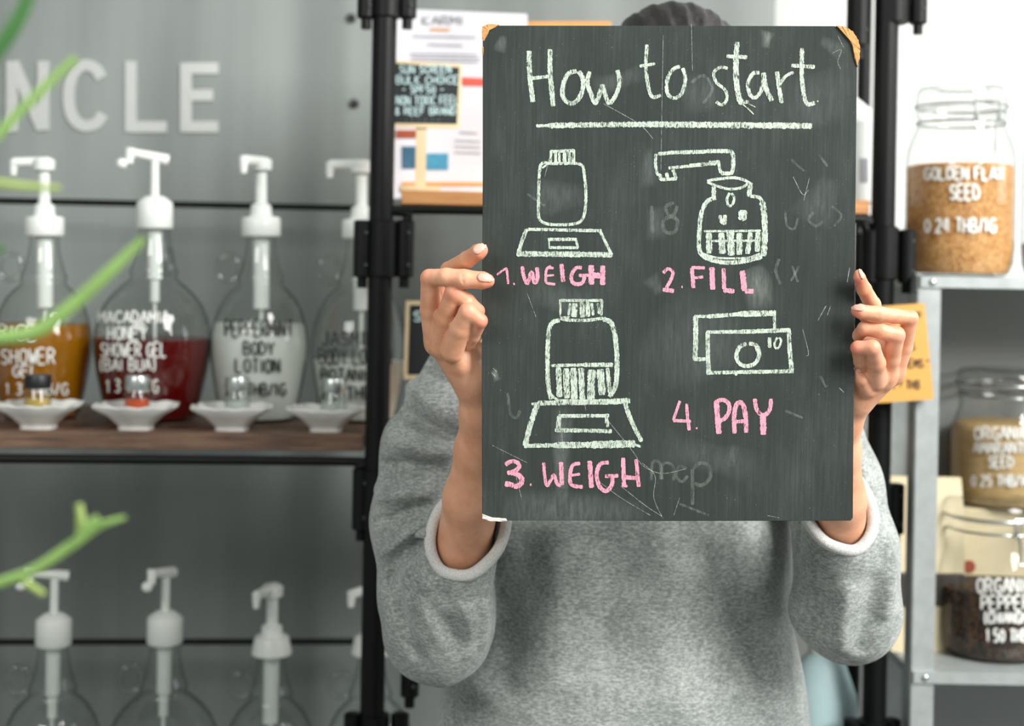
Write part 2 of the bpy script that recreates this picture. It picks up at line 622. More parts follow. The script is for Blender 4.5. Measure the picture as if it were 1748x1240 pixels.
FONT = {
    'A': [[(0, 0), (.5, 1), (1, 0)], [(.2, .38), (.8, .38)]], 'B': [[(0, 0), (0, 1), (.7, .95), (.8, .72), (.5, .54), (0, .52)], [(.5, .54), (.95, .3), (.75, .04), (0, 0)]],
    'C': [[(1, .82), (.6, 1), (.15, .8), (.02, .45), (.2, .1), (.6, 0), (1, .15)]], 'D': [[(0, 0), (0, 1), (.6, .9), (.95, .5), (.65, .1), (0, 0)]],
    'E': [[(.9, 1), (0, 1), (0, 0), (.9, 0)], [(0, .52), (.75, .52)]], 'F': [[(.9, 1), (0, 1), (0, 0)], [(0, .52), (.7, .52)]],
    'G': [[(.95, .85), (.55, 1), (.1, .75), (.05, .3), (.45, 0), (.9, .12), (.92, .45), (.55, .45)]], 'H': [[(0, 0), (0, 1)], [(.9, 0), (.9, 1)], [(0, .5), (.9, .5)]],
    'I': [[(.5, 0), (.5, 1)]], 'J': [[(.8, 1), (.8, .2), (.45, 0), (.05, .2)]], 'K': [[(0, 0), (0, 1)], [(.85, 1), (.05, .48), (.9, 0)]], 'L': [[(0, 1), (0, 0), (.85, 0)]],
    'M': [[(0, 0), (.05, 1), (.5, .35), (.95, 1), (1, 0)]], 'N': [[(0, 0), (0, 1), (.9, 0), (.9, 1)]], 'O': [[(.5, 1), (.1, .8), (.03, .4), (.3, .02), (.7, .02), (.97, .4), (.9, .8), (.5, 1)]],
    'P': [[(0, 0), (0, 1), (.7, .95), (.88, .72), (.6, .48), (0, .46)]], 'R': [[(0, 0), (0, 1), (.7, .95), (.85, .74), (.55, .52), (0, .5)], [(.4, .5), (.95, 0)]],
    'S': [[(.9, .86), (.5, 1), (.1, .8), (.3, .56), (.75, .42), (.88, .18), (.5, 0), (.05, .14)]], 'T': [[(0, 1), (1, 1)], [(.5, 1), (.5, 0)]], 'U': [[(0, 1), (.03, .3), (.3, 0), (.7, 0), (.93, .3), (.95, 1)]],
    'V': [[(0, 1), (.5, 0), (1, 1)]], 'W': [[(0, 1), (.25, 0), (.5, .65), (.75, 0), (1, 1)]], 'X': [[(0, 0), (.9, 1)], [(0, 1), (.9, 0)]], 'Y': [[(0, 1), (.5, .5), (1, 1)], [(.5, .5), (.5, 0)]],
    '0': [[(.5, 1), (.12, .7), (.12, .3), (.5, 0), (.88, .3), (.88, .7), (.5, 1)]], '1': [[(.15, .72), (.5, 1), (.5, 0)]], '2': [[(.08, .78), (.4, 1), (.85, .82), (.75, .5), (.05, 0), (.95, 0)]],
    '3': [[(.1, .9), (.55, 1), (.85, .76), (.45, .54), (.9, .3), (.55, 0), (.05, .12)]], '4': [[(.7, 0), (.7, 1), (.05, .32), (.98, .32)]], '5': [[(.85, 1), (.15, 1), (.12, .58), (.6, .62), (.9, .34), (.6, .02), (.05, .1)]],
    '.': [[(.4, .02), (.55, .02)]], ':': [[(.5, .1), (.5, .2)], [(.5, .7), (.5, .8)]], '/': [[(.1, -.05), (.85, 1.05)]], '-': [[(.1, .5), (.9, .5)]], '(': [[(.8, 1.1), (.35, .8), (.35, .2), (.8, -.1)]],
    ')': [[(.2, 1.1), (.65, .8), (.65, .2), (.2, -.1)]], '&': [[(.95, 0), (.2, .8), (.5, 1), (.7, .8), (.1, .3), (.4, 0), (.9, .4)]], '"': [[(.3, 1), (.3, .75)], [(.65, 1), (.65, .75)]], '?': [[(.1, .8), (.5, 1), (.9, .75), (.5, .45), (.5, .3)], [(.5, .02), (.5, .06)]],
}
NARROW = {'I': .35, '.': .35, ':': .4, '(': .55, ')': .55, '1': .6, '/': .7, ' ': .55, '"': .5}


def write(mb, text, x0, x1, y0, y1, w, fmap, lift=0.0, jit=0.03):
    """text fitted to the box (x0..x1, top y0, bottom y1) in the pixel-like frame of fmap (y downwards)"""
    tot = sum(NARROW.get(c, 1.0) for c in text) + 0.32 * (len(text) - 1)
    cw = (x1 - x0) / tot
    x = x0
    for c in text:
        a = NARROW.get(c, 1.0) * cw
        dy = random.uniform(-jit, jit) * (y1 - y0)
        for st in FONT.get(c, []):
            pts = [(x + p[0] * a, y1 + dy - p[1] * (y1 - y0)) for p in st]
            ribbon(mb, pts, w, fmap, jitter=0.1, step=max(2.0, w * 0.6), sub=3, lift=lift)
        x += a + 0.32 * cw


# ------------------------------------------------------------------ the setting
YAW = 0.074                                    # depth gained per metre to the right along the shelving


def line_y(y0, X):
    return y0 + YAW * X


XD = np.array([1.0, YAW, 0]) / math.hypot(1, YAW)
YD = np.array([-YAW, 1.0, 0]) / math.hypot(1, YAW)
def plate_z(px, py, yref):
    """height of a level surface seen at a pixel on the line y = yref + YAW x"""
    d = yref
    for _ in range(4):
        p = Q(px, py, d)
        d = line_y(yref, p[0])
    return Q(px, py, d)[2]


def on_line(px, py, yref):
    d = yref
    for _ in range(5):
        d = line_y(yref, Q(px, py, d)[0])
    return Q(px, py, d)



floor = struct(put('floor', Mesh().box((0.0, 1.2, -0.02), (6.4, 5.2, 0.04)), 'concrete_floor', smooth=False))
wall = struct(put('wall_back', Mesh().box(np.array([0, 2.62, 1.4]), (6.4, 0.06, 2.8), XD, YD), 'white_wall', smooth=False))
# grey sheet fixed to the left part of the wall
PW = Q(1328, 100, 2.50)[0]
panel = struct(put('wall_panel', Mesh().box(np.array([0, line_y(2.50, 0), 0]) + XD * ((PW - 3.0) / 2) + np.array([0, 0, 1.35]), (PW + 3.0, 0.012, 2.7), XD, YD), 'grey_sheet', smooth=False))
for px, py in ((599, 31), (604, 177)):
    c = Q(px, py, 2.47)
    c[1] = line_y(2.489, c[0])
    put('screw', Mesh().lathe([(0.0, -0.001), (0.0075, 0.0), (0.0085, 0.003), (0.0085, 0.006)], c, 16, axis=(0, 1, 0)), 'black_plastic', panel)
    panel.children[-1]['label'] = 'dark screw head'
DP = 2.478


def wallmap(px, py, lift=0.0):
    return Q(px, py, DP - lift)


LET = {
    'N': ([[(21, 225), (21, 105)], [(23, 107), (73, 221)], [(75, 105), (75, 223)]], 'pale grey raised capital letter N on the grey wall'),
    'C': ([[(174, 134), (163, 117), (143, 112), (124, 130), (118, 165), (124, 199), (143, 215), (165, 211), (176, 195)]], 'pale grey raised capital letter C on the grey wall'),
    'L': ([[(224, 105), (224, 226)], [(224, 217), (285, 217)]], 'pale grey raised capital letter L on the grey wall'),
    'E': ([[(318, 108), (318, 226)], [(318, 117), (373, 117)], [(318, 163), (364, 163)], [(318, 217), (373, 217)]], 'pale grey raised capital letter E on the grey wall'),
}
for ch, (sts, lab) in LET.items():
    mb = Mesh()
    for st in sts:
        P = [np.array(p, float) for p in st]
        if len(P) > 2:
            P, _ = catmull(P, [1] * len(P), 5)
        n = len(P)
        vs = []
        zo = .0003 * sts.index(st)
        for i in range(n):
            a, b = P[max(i - 1, 0)], P[min(i + 1, n - 1)]
            tv = (b - a) / np.linalg.norm(b - a)
            nv = np.array([-tv[1], tv[0]]) * 9.5
            for s, dz in ((1, 0), (-1, 0), (-1, .0035), (1, .0035)):
                q = P[i] + nv * s
                w = on_line(q[0], q[1], 2.494) - np.array([0, dz + (zo if dz else 0), 0])
                vs.append(w)
        fs = [(4 * i + a, 4 * i + b, 4 * i + 4 + b, 4 * i + 4 + a) for i in range(n - 1) for a, b in ((0, 1), (1, 2), (2, 3), (3, 0))]
        fs += [(0, 3, 2, 1), (4 * n - 4, 4 * n - 3, 4 * n - 2, 4 * n - 1)]
        mb.add(vs, fs)
    o = put('wall_letter', mb, 'sign_letter', smooth=False,  origin=np.mean(np.array(mb.v), axis=0))
    tag(o, lab, 'letter', 'raised letters on the grey wall')

# ------------------------------------------------------------------ black pipe shelving
RY = 1.93                                      # front posts at X = 0


rack = thing('pipe_shelving', on_line(646, 620, RY) * np.array([1, 1, 0]), 'black pipe shelving with clamp joints and wooden boards behind the person', 'shelving')
XL = on_line(646, 620, RY)[0]
XR = on_line(1503, 620, RY)[0]
PR = 0.0165
XE = on_line(-312, 620, RY)[0]
for X in (XL, XR, XE):
    for yy, nm in ((RY, 'front'), (RY + 0.42, 'rear')):
        if nm == 'rear':
            X = X if X == XE else on_line(652 if X < 0 else 1469, 450, yy)[0]
        yb = line_y(yy, X)
        pr = PR if nm == 'front' else 0.012
        put('post', Mesh().lathe([(pr, 0.0), (pr, 2.3)], (X, yb, 0), 24), 'black_pipe', rack)
        put('post_foot', Mesh().lathe([(pr + .014, 0.0), (pr + .014, 0.012), (pr + .004, .018), (pr + .004, .05)], (X, yb, 0), 24), 'black_pipe', rack)


def sleeve(px, py0, py1, r, yref=RY, nub=True):
    a, b = on_line(px, py0, yref), on_line(px, py1, yref)
    a[0] = b[0] = (a[0] + b[0]) / 2
    L = a[2] - b[2]
    m = Mesh().lathe([(r * .8, 0), (r, .002), (r, L - .002), (r * .8, L)], (b[0], b[1], b[2]), 24)
    o = put('clamp_sleeve', m, 'black_pipe', rack)
    if nub:
        m = Mesh().lathe([(r * .55, -.014), (r * .55, 0)], (b[0], b[1], b[2]), 16)
        put('pipe_end', m, 'black_pipe', o)
        for fz in (.22, .78):
            m = Mesh().lathe([(0.0022, 0), (0.0022, 0.002), (0.001, .003)], (b[0] + r * .45, b[1] - r * .88, b[2] + L * fz), 10, axis=(0, -1, 0))
            put('set_screw', m, 'screw_grey', o)
    return o


def clamp_set(postpx, py0, py1, left=True, right=True, dl=-30, dr=44, dy=0):
    sleeve(postpx, py0, py1, 0.0205, nub=False)
    if left:
        sleeve(postpx + dl, py0 + dy, py1 + dy, 0.0125)
    if right:
        sleeve(postpx + dr, py0 + dy, py1 + dy, 0.0125)


clamp_set(660, -60, 32, dl=-34, dr=36)
clamp_set(653, 376, 474, dl=-34, dr=38)
clamp_set(643, 800, 905, right=False, dl=-26)
clamp_set(638, 1218, 1320, dl=-36)
sleeve(700, 1092, 1190, 0.0125)
clamp_set(1526, -70, 42, right=True, left=True, dl=-16, dr=42)
sleeve(1466, -40, 80, 0.0165)
clamp_set(1508, 386, 478, dl=-22, dr=40, dy=6)
clamp_set(1498, 826, 912, left=False, dr=30)
clamp_set(1488, 1228, 1320, dl=-34, dr=34)


def rod(points, r=0.0062, nm='shelf_rod'):
    put(nm, Mesh().tube(points, r, 12, smooth=4), 'black_pipe', rack)


# rear rods straight, front rods bend down into the sleeves
def rear_rod(pxa, ya, pxb, r=0.0052):
    z = plate_z(pxb - 300, ya, RY + .42)
    a, b = on_line(pxa, ya, RY + .42), on_line(pxb, ya, RY + .42)
    put('rear_rod', Mesh().tube([(a[0], a[1], z), (b[0], b[1], z)], r, 12), 'black_pipe', rack)


rear_rod(-352, 351, 690)
rear_rod(-352, 1096, 690)


def front_rod(pxa, pxb, py, pend, ldrop=True, rdrop=True):
    z = plate_z((pxa + pxb) / 2, py, RY)
    a, b = on_line(pxa, py, RY), on_line(pxb, py, RY)
    ze = on_line((pxa + pxb) / 2, pend, RY)[2]
    pts = []
    c = 0.022
    if ldrop:
        pts += [(a[0], a[1], ze), (a[0], a[1], z - c), (a[0] + c * .3, a[1], z - c * .3), (a[0] + c, a[1], z)]
    else:
        pts += [(a[0], a[1], z)]
    if rdrop:
        pts += [(b[0] - c, b[1], z), (b[0] - c * .3, b[1], z - c * .3), (b[0], b[1], z - c), (b[0], b[1], ze)]
    else:
        pts += [(b[0], b[1], z)]
    rod(pts)
    return z


front_rod(-312, 617, 785, 820, ldrop=False)
front_rod(692, 1482, 366, 392)
front_rod(-312, 604, 1560, 1590, ldrop=False)


def board(pxa, pxb, pytop, thick, mat, dfront=0.0, dback=0.36, lab=None):
    z = plate_z((pxa + pxb) / 2, pytop, RY - .005)
    a, b = on_line(pxa, pytop, RY), on_line(pxb, pytop, RY)
    c = (np.array([a[0], a[1], z]) + np.array([b[0], b[1], z])) / 2 + YD * ((dfront + dback) / 2) - np.array([0, 0, thick / 2])
    put('shelf_board', Mesh().box(c, (b[0] - a[0], dback - dfront, thick), XD, YD), mat, rack, smooth=False, bevel=0.0015, label=lab)
    return z


ZL = board(-300, 622, 739, 0.0225, 'dark_plank', 0.0, 0.36, 'dark brown weathered plank')
ZM = board(684, 1486, 333, 0.019, 'orange_plank', 0.0, 0.30, 'orange-brown plank')
ZL2 = board(-300, 622, 1516, 0.0225, 'dark_plank', 0.0, 0.36, 'dark brown weathered plank')
ZM2 = board(684, 1486, 790, 0.019, 'orange_plank', 0.0, 0.30, 'orange-brown plank')
ZM3 = board(684, 1486, 1420, 0.019, 'dark_plank', 0.0, 0.30, 'dark brown weathered plank')


# side rods from front to rear posts, under the ends of the boards
for X, zs in ((XE, (ZL, ZL2)), (XL, (ZL, ZL2, ZM, ZM2, ZM3)), (XR, (ZM, ZM2, ZM3))):
    Xr = X if X == XE else on_line(652 if X < 0 else 1469, 450, RY + .42)[0]
    for z in zs:
        z -= .031
        put('side_rod', Mesh().tube([(X, line_y(RY, X), z), (Xr, line_y(RY + .42, Xr), z)], .006, 10), 'black_pipe', rack)

# ------------------------------------------------------------------ pump jugs
JUGP = [(0, .01), (68, 0), (74, 6), (80, 25), (86, 50), (92, 80), (97, 112), (98, 135), (95, 156), (90, 177), (81, 197), (67, 215), (53, 228), (43, 236), (39, 241),
      (39, 245), (41, 250), (39, 256), (36, 262), (31, 280), (27, 300), (25, 318), (25, 332)]
S = 0.000848                                   # metres per jug pixel


def prof_r(prof, h):
    for (r0, h0), (r1, h1) in zip(prof, prof[1:]):
        if h0 <= h <= h1 and h1 > h0:
            return r0 + (r1 - r0) * (h - h0) / (h1 - h0)
    return prof[-1][0]


def cyl_map(cx, cy, baseZ, prof, sc, axpx=0, hpx0=0, refd=0):
    """photo pixel -> point on the jar's own round front (where the line of sight meets the glass)"""
    R = max(r_ for r_, _ in prof) * sc

    def inside(P):
        h = (P[2] - baseZ) / sc
        return math.hypot(P[0] - cx, P[1] - cy) - (prof_r(prof, min(max(h, 1), prof[-1][1] - 1)) * sc + .0010)

    def f(px, py, lift=0.0):
        t0 = cy - R * 1.15
        n = 24
        prev = t0
        for i in range(1, n + 1):
            tt = t0 + R * 1.15 * i / n
            if inside(Q(px, py, tt)) < 0:
                lo_, hi_ = prev, tt
                for _ in range(9):
                    mid = (lo_ + hi_) / 2
                    if inside(Q(px, py, mid)) < 0:
                        hi_ = mid
                    else:
                        lo_ = mid
                return Q(px, py, lo_)
            prev = tt
        return Q(px, py, cy)
    return f


def jug(px, yref, zbase, label, group, liq=None, level=0, kind='wide', spout='left', size=1.0, texts=(), ink='white_marker', ring=-1, tilt=0.0, capdy=0, handle_ang=200, spout_len=1.0, rs=1.0):
    JP = [(r * (1 - (1 - rs) * (1 if h < 190 else max(0, (240 - h) / 50))), h) for r, h in JUGP]
    d = yref
    for _ in range(5):
        p = Q(px, 600, d)
        d = line_y(yref, p[0])
    cx, cy = Q(px, 600, d)[0], d
    # a level base: X is fixed by the pixel column at the base height
    for _ in range(4):
        ppy = HY - (zbase - CAM[2]) / d * F
        cx = Q(px, ppy, d)[0]
    s = S * size
    root = thing('pump_jug', (cx, cy, zbase), label, 'jug', group)
    k = s
    body = Mesh().lathe([(r * k, zbase + h * k) for r, h in JP[1:]], (cx, cy, 0), 48, close=False)
    body.lathe([(0.5 * k, zbase + 3 * k), (50 * k, zbase + 3 * k), (62 * k, zbase + .5 * k), (68 * k, zbase)], (cx, cy, 0), 48, close=False)
    g = put('glass_bottle', body, 'clear_glass', root, angle=180)
    # finger ring on the neck
    ha = math.radians(handle_ang)
    hx, hy = math.cos(ha), -math.sin(ha) * .0 + math.sin(ha)
    rc = np.array([cx, cy, zbase + 268 * k]) + np.array([hx, hy, 0]) * 56 * k
    pts = [rc + np.array([hx, hy, 0]) * (19 * k * math.cos(th)) + np.array([0, 0, 1]) * 23 * k * math.sin(th) for th in np.linspace(0, 2 * math.pi, 20, endpoint=False)]
    put('finger_ring', Mesh().tube(pts, 5.5 * k, 10, closed=True), 'clear_glass', g, angle=180)
    if liq:
        pr = [((r - 3) * k, zbase + h * k) for r, h in JP[1:] if h < level]
        pr = [(pr[0][0] * .9, zbase + 4 * k)] + pr[1:] + [((prof_r(JP, level) - 3) * k, zbase + level * k)]
        put('liquid', Mesh().lathe(pr, (cx, cy, 0), 48), liq, root)
    # pump
    T = Matrix.Rotation(math.radians(tilt), 3, 'Y')
    T = np.array(T)
    piv = np.array([cx, cy, zbase + 325 * k])

    def tp(x, y, z):
        return piv + T @ np.array([x * k, y * k, z * k])
    up = T @ np.array([0, 0, 1.0])
    if kind == 'wide':
        cr, ch, dr, dh, sr, sh = 34, 34, 18, 24, 10.5, 62
    elif kind == 'tall':
        cr, ch, dr, dh, sr, sh = 30, 46, 21, 9, 7.5, 60
    else:
        cr, ch, dr, dh, sr, sh = 37, 34, 19, 22, 11, 55
    rib = lambda a, z: 1 + 0.012 * math.cos(a * 28)
    cp = put('pump_cap', Mesh().lathe([(cr * .96 * k, 0), (cr * k, 2 * k), (cr * (1.0 if kind != 'bell' else .86) * k, (ch - 4) * k), (cr * .92 * (1.0 if kind != 'bell' else .86) * k, ch * k)], tp(0, 0, 0), 56, up, rfun=rib), 'white_plastic', root)
    put('collar', Mesh().lathe([(dr * 1.25 * k, ch * k), (dr * 1.05 * k, (ch + 4) * k), (dr * k, (ch + dh - 4) * k), (dr * .7 * k, (ch + dh) * k)], tp(0, 0, 0), 32, up), 'white_plastic', cp)
    put('pump_stem', Mesh().lathe([(sr * k, (ch + dh - 2) * k), (sr * .95 * k, (ch + dh + sh) * k)], tp(0, 0, 0), 24, up), 'white_plastic', root)
    zt = ch + dh + sh
    dirs = {'left': (-1, -.12), 'front': (-.32, -.95), 'frontleft': (-.85, -.5), 'diag': (-.55, -.8)}[spout]
    L = 62 * spout_len
    dx, dy = dirs
    m = Mesh()
    if kind == 'tall':
        m.tube([tp(-dx * 22, -dy * 22, zt + 2), tp(0, 0, zt + 6), tp(dx * L * .7, dy * L * .7, zt + 13)], [10 * k, 9 * k, 7 * k], 14, smooth=3)
        sp = put('spout', m, 'white_plastic', root)
        put('nozzle', Mesh().tube([tp(dx * L * .68, dy * L * .68, zt + 20), tp(dx * L * .72, dy * L * .72, zt - 6)], [9 * k, 7 * k], 14).ball(tp(dx * L * .92, dy * L * .92, zt - 7), 9.5 * k), 'white_plastic', sp)
    else:
        m.lathe([(14 * k, (zt - 6) * k), (19 * k, (zt - 2) * k), (20 * k, (zt + 14) * k), (15 * k, (zt + 19) * k)], tp(0, 0, 0), 24, up)
        m.tube([tp(-dx * 8, -dy * 8, zt + 10), tp(dx * L * .5, dy * L * .5, zt + 12), tp(dx * L, dy * L, zt + 11)], [12 * k, 9 * k, 9 * k], 14, smooth=3)
        sp = put('spout', m, 'white_plastic', root)
        put('nozzle', Mesh().tube([tp(dx * (L - 2), dy * (L - 2), zt + 16), tp(dx * L, dy * L, zt - 2), tp(dx * L, dy * L, zt - 12)], [9 * k, 7 * k, 5.5 * k], 14), 'white_plastic', sp)
    tb = Mesh()
    if kind == 'tall':
        tb.lathe([(12 * k, -86 * k), (12.5 * k, 2 * k)], tp(0, 0, 0), 20, up)
        tb.lathe([(8 * k, -125 * k), (8 * k, -86 * k)], tp(0, 0, 0), 20, up)
        tb.lathe([(3 * k, -300 * k), (3 * k, -125 * k)], tp(0, 0, 0), 12, up)
    else:
        tb.lathe([(14 * k, -128 * k), (14.5 * k, 2 * k)], tp(0, 0, 0), 20, up)
        tb.lathe([(3.5 * k, -300 * k), (3.5 * k, -128 * k)], tp(0, 0, 0), 12, up)
    put('dip_tube', tb, 'white_plastic', root)
    if texts:
        basepy = texts[0][5] if len(texts[0]) > 5 else 714
        fm = cyl_map(cx, cy, zbase, JP, s, px, basepy, d)
        for tx, x0, x1, y0, y1 in [q[:5] for q in texts]:
            mb = Mesh()
            write(mb, tx, x0, x1, y0, y1, 3.1, fm, 0.0004)
            put('lettering', mb, ink, root, smooth=False)
    return root


GJ = 'pump jugs on the upper plank'
jug(70, 2.10, ZL, 'glass pump jug of amber shower gel beside the red one', GJ, 'amber_gel', 168, 'wide', 'left', 0.95, rs=.88, tilt=-1.5, handle_ang=195,
    texts=[('RICE', -2, 62, 556, 580), ('SHOWER', 2, 94, 596, 621), ('GEL', 22, 66, 625, 643), ('1.3 THB/G', 10, 116, 655, 674)], spout_len=.85)
jug(258, 2.09, ZL, 'glass pump jug half full of dark red shower gel', GJ, 'red_gel', 139, 'tall', 'frontleft', 1.0, tilt=-1.0, handle_ang=80,
    texts=[('MACADAMIA', 168, 288, 532, 551), ('HONEY', 184, 250, 558, 580), ('SHOWER GEL', 172, 284, 586, 609), ('(BAI BUA)', 170, 266, 614, 633), ('1.3 THB/G', 182, 270, 648, 670)])
jug(440, 2.10, ZL, 'glass pump jug of white peppermint body lotion', GJ, 'lotion', 170, 'wide', 'front', 0.97, rs=.88, tilt=-1.2, handle_ang=185, ink='black_marker',
    texts=[('PEPPERMINT', 384, 500, 548, 574), ('BODY', 416, 468, 584, 606), ('LOTION', 402, 478, 613, 636), ('1.2 THB/1G', 384, 488, 655, 675)])
jug(611, 2.11, ZL, 'glass pump jug of white lotion partly hidden by the black post', GJ, 'lotion', 105, 'wide', 'left', 0.97, rs=.88, tilt=-1.0, handle_ang=192, ink='black_marker',
    texts=[('JASMINE', 548, 655, 566, 590), ('BODY LOTION', 545, 668, 596, 622), ('BOTANICAL', 548, 665, 630, 650), ('1.5 THB/G', 548, 660, 660, 682)], spout_len=.9)
GK = 'pump jugs on the lower plank'
# the lower row, of which the pumps and necks show
jug(85, 2.11, ZL2, 'lower glass pump jug with its bent spout turned left', GK, 'lotion', 150, 'tall', 'frontleft', 0.99, rs=.88, handle_ang=200, tilt=0)
jug(275, 2.11, ZL2, 'lower glass pump jug with a short spout facing the front', GK, 'lotion', 140, 'tall', 'front', 1.0, handle_ang=200, tilt=0)
jug(458, 2.12, ZL2, 'lower glass pump jug with bell-shaped cap left of the post', GK, 'lotion', 140, 'bell', 'front', 0.93, rs=.88, handle_ang=190, tilt=0)
jug(628, 2.12, ZL2, 'lower glass pump jug standing half behind the black post', GK, 'lotion', 140, 'bell', 'diag', 0.93, rs=.88, handle_ang=190, tilt=0)


# ------------------------------------------------------------------ saucers and sample jars
def saucer(px, w, label, lidmat, liq, jx, lab2, lidr, clear=True):
    yref = 1.972
    d = yref
    for _ in range(5):
        d = line_y(yref, Q(px, 735, d)[0])
    py = HY - (ZL - CAM[2]) / d * F
    cx = Q(px, py, d)[0]
    k = d / F
    # square fluted dish: superellipse outline with a wavy rim
    prof = [(.42, 0), (.42, .05), (.46, .07), (.70, .19), (1.0, .285), (1.02, .31), (.98, .32), (.66, .22), (.38, .11), (.02, .10)]
    R = w / 2
    vs, fs = [], []
    seg = 64
    for j, (r, h) in enumerate(prof):
        for i in range(seg):
            a = 2 * math.pi * i / seg + math.radians(12)
            sq = (abs(math.cos(a)) ** 5 + abs(math.sin(a)) ** 5) ** (-1 / 5)
            sq = 1 + (sq - 1) * .75
            wav = 1 + 0.035 * r * math.cos(8 * a)
            lift = 0.055 * max(0, r - .6) * (sq - 1) * 4 * h / .3 + (0.02 * math.cos(12 * a) * h / .3 if r > .8 else 0)
            vs.append((cx + R * r * sq * wav * math.cos(a) * .92 * k, d + R * r * sq * wav * math.sin(a) * .8 * k, ZL + (h * 1.75 + lift * .8) * R * k * 1.02))
    for j in range(len(prof) - 1):
        for i in range(seg):
            q = (i + 1) % seg
            fs.append((j * seg + i, j * seg + q, (j + 1) * seg + q, (j + 1) * seg + i))
    fs.append(tuple(reversed(range(seg))))
    fs.append(tuple((len(prof) - 1) * seg + i for i in range(seg)))
    o = put('saucer', Mesh().add(vs, fs), 'ceramic', origin=(cx, d, ZL), angle=60)
    tag(o, label, 'dish', 'white fluted saucers on the upper plank')
    zb = ZL + .20 * R * k * 1.02 + .0006
    jx_ = cx + (jx - px) * k
    jr = lidr * k
    jar = thing('sample_jar', (jx_, d, zb), lab2, 'jar', 'small sample jars on the saucers')
    put('glass_body', Mesh().lathe([(jr * .95, 0), (jr * 1.05, .002), (jr * 1.05, 44 * k), (jr * .85, 50 * k), (jr * .85, 56 * k)], (jx_, d, zb), 28, close=False), 'clear_glass', jar)
    put('sample', Mesh().lathe([(jr * .9, .0012), (jr * .95, .003), (jr * .95, 36 * k)], (jx_, d, zb), 28), liq, jar)
    put('lid', Mesh().lathe([(jr * .98, 52 * k), (jr, 54 * k), (jr, 72 * k), (jr * .93, 75 * k)], (jx_, d, zb), 40, rfun=lambda a, z: 1 + .02 * math.cos(20 * a)), lidmat, jar)


saucer(66, 150, 'white fluted saucer in front of the amber jug', 'black_plastic', 'yellow_sample', 63, 'tiny glass jar with black lid on a saucer', 22)
saucer(232, 148, 'white fluted saucer in front of the red jug', 'silver_metal', 'orange_sample', 233, 'tiny silver-lidded jar with orange-red sample on a saucer', 21)
saucer(396, 145, 'white fluted saucer in front of the peppermint lotion jug', 'silver_metal', 'clear_sample', 404, 'tiny silver-lidded clear jar in front of peppermint lotion', 20)
saucer(556, 140, 'white fluted saucer in front of the jug by the post', 'silver_metal', 'clear_sample', 568, 'tiny silver-lidded pale jar in front of the jug by the post', 21)

# ------------------------------------------------------------------ things on the middle boards
def flatmap(yref):
    def f(px, py, lift=0.0):
        p = on_line(px, py, yref)
        return p - YD * lift
    return f


def card(name, yref, quad, thick, mat, parent=None, label=None):
    """upright card given by its four photo corners, standing on the line yref"""
    m = Mesh()
    fr = [on_line(x, y, yref) for x, y in quad]
    bk = [p + YD * thick for p in fr]
    m.add(fr + bk, [(0, 1, 2, 3), (7, 6, 5, 4), (0, 4, 5, 1), (1, 5, 6, 2), (2, 6, 7, 3), (3, 7, 4, 0)])
    return put(name, m, mat, parent, smooth=False, label=label)


bp = on_line(755, 333, 2.12)
bp[2] = ZM
zpy = lambda z, yref, px: HY - (z - CAM[2]) / line_y(yref, on_line(px, 333, yref)[0]) * F
pyb = zpy(ZM, 2.12, 800)
poster = thing('paper_poster', bp, 'white printed paper poster with red bar leaning on the shelf wall', 'poster')
card('sheet', 2.12, [(664, pyb), (664, 14), (900, 24), (900, pyb)], .002, 'paper_white', poster)
fm = flatmap(2.119)
m = Mesh()
write(m, 'KARMI', 722, 790, 28, 42, 3, fm, .0005)
for i, (y, a, b) in enumerate([(62, 705, 812), (76, 730, 790), (92, 700, 815), (98, 702, 820), (104, 700, 818), (226, 784, 815), (240, 775, 820), (250, 775, 820), (260, 775, 822)]):
    ribbon(m, [(a, y), (b, y + 2)], 2.2, fm, .1, lift=.0005)
put('print', m, 'grey_print', poster, smooth=False)['kind'] = 'stuff'
m = Mesh()
ribbon(m, [(734, 50), (768, 51)], 4, fm, lift=.0005)
put('subtitle', m, 'orange_edge', poster, smooth=False)
m = Mesh()
ribbon(m, [(785, 139), (850, 141)], 14, fm, .0, lift=.0005)
put('red_bar', m, 'red_print', poster, smooth=False)
card('blue_picture', 2.1185, [(728, 290), (728, 262), (765, 262), (765, 290)], .001, 'blue_print', poster)
card('navy_picture', 2.1185, [(686, 288), (686, 250), (712, 250), (712, 288)], .001, 'navy_print', poster)
card('rust_picture', 2.1185, [(676, 236), (676, 222), (712, 222), (712, 236)], .001, 'rust_print', poster)
card('yellow_band', 2.1185, [(686, 318), (686, 311), (900, 311), (900, 318)], .001, 'orange_edge', poster)

o = card('wooden_frame_board', 2.155, [(893, zpy(ZM, 2.155, 960)), (893, 37), (1043, 37), (1043, zpy(ZM, 2.155, 960))], .012, 'orange_edge')
tag(o, 'orange-brown panel whose top edge shows above the board left of the hair', 'panel')

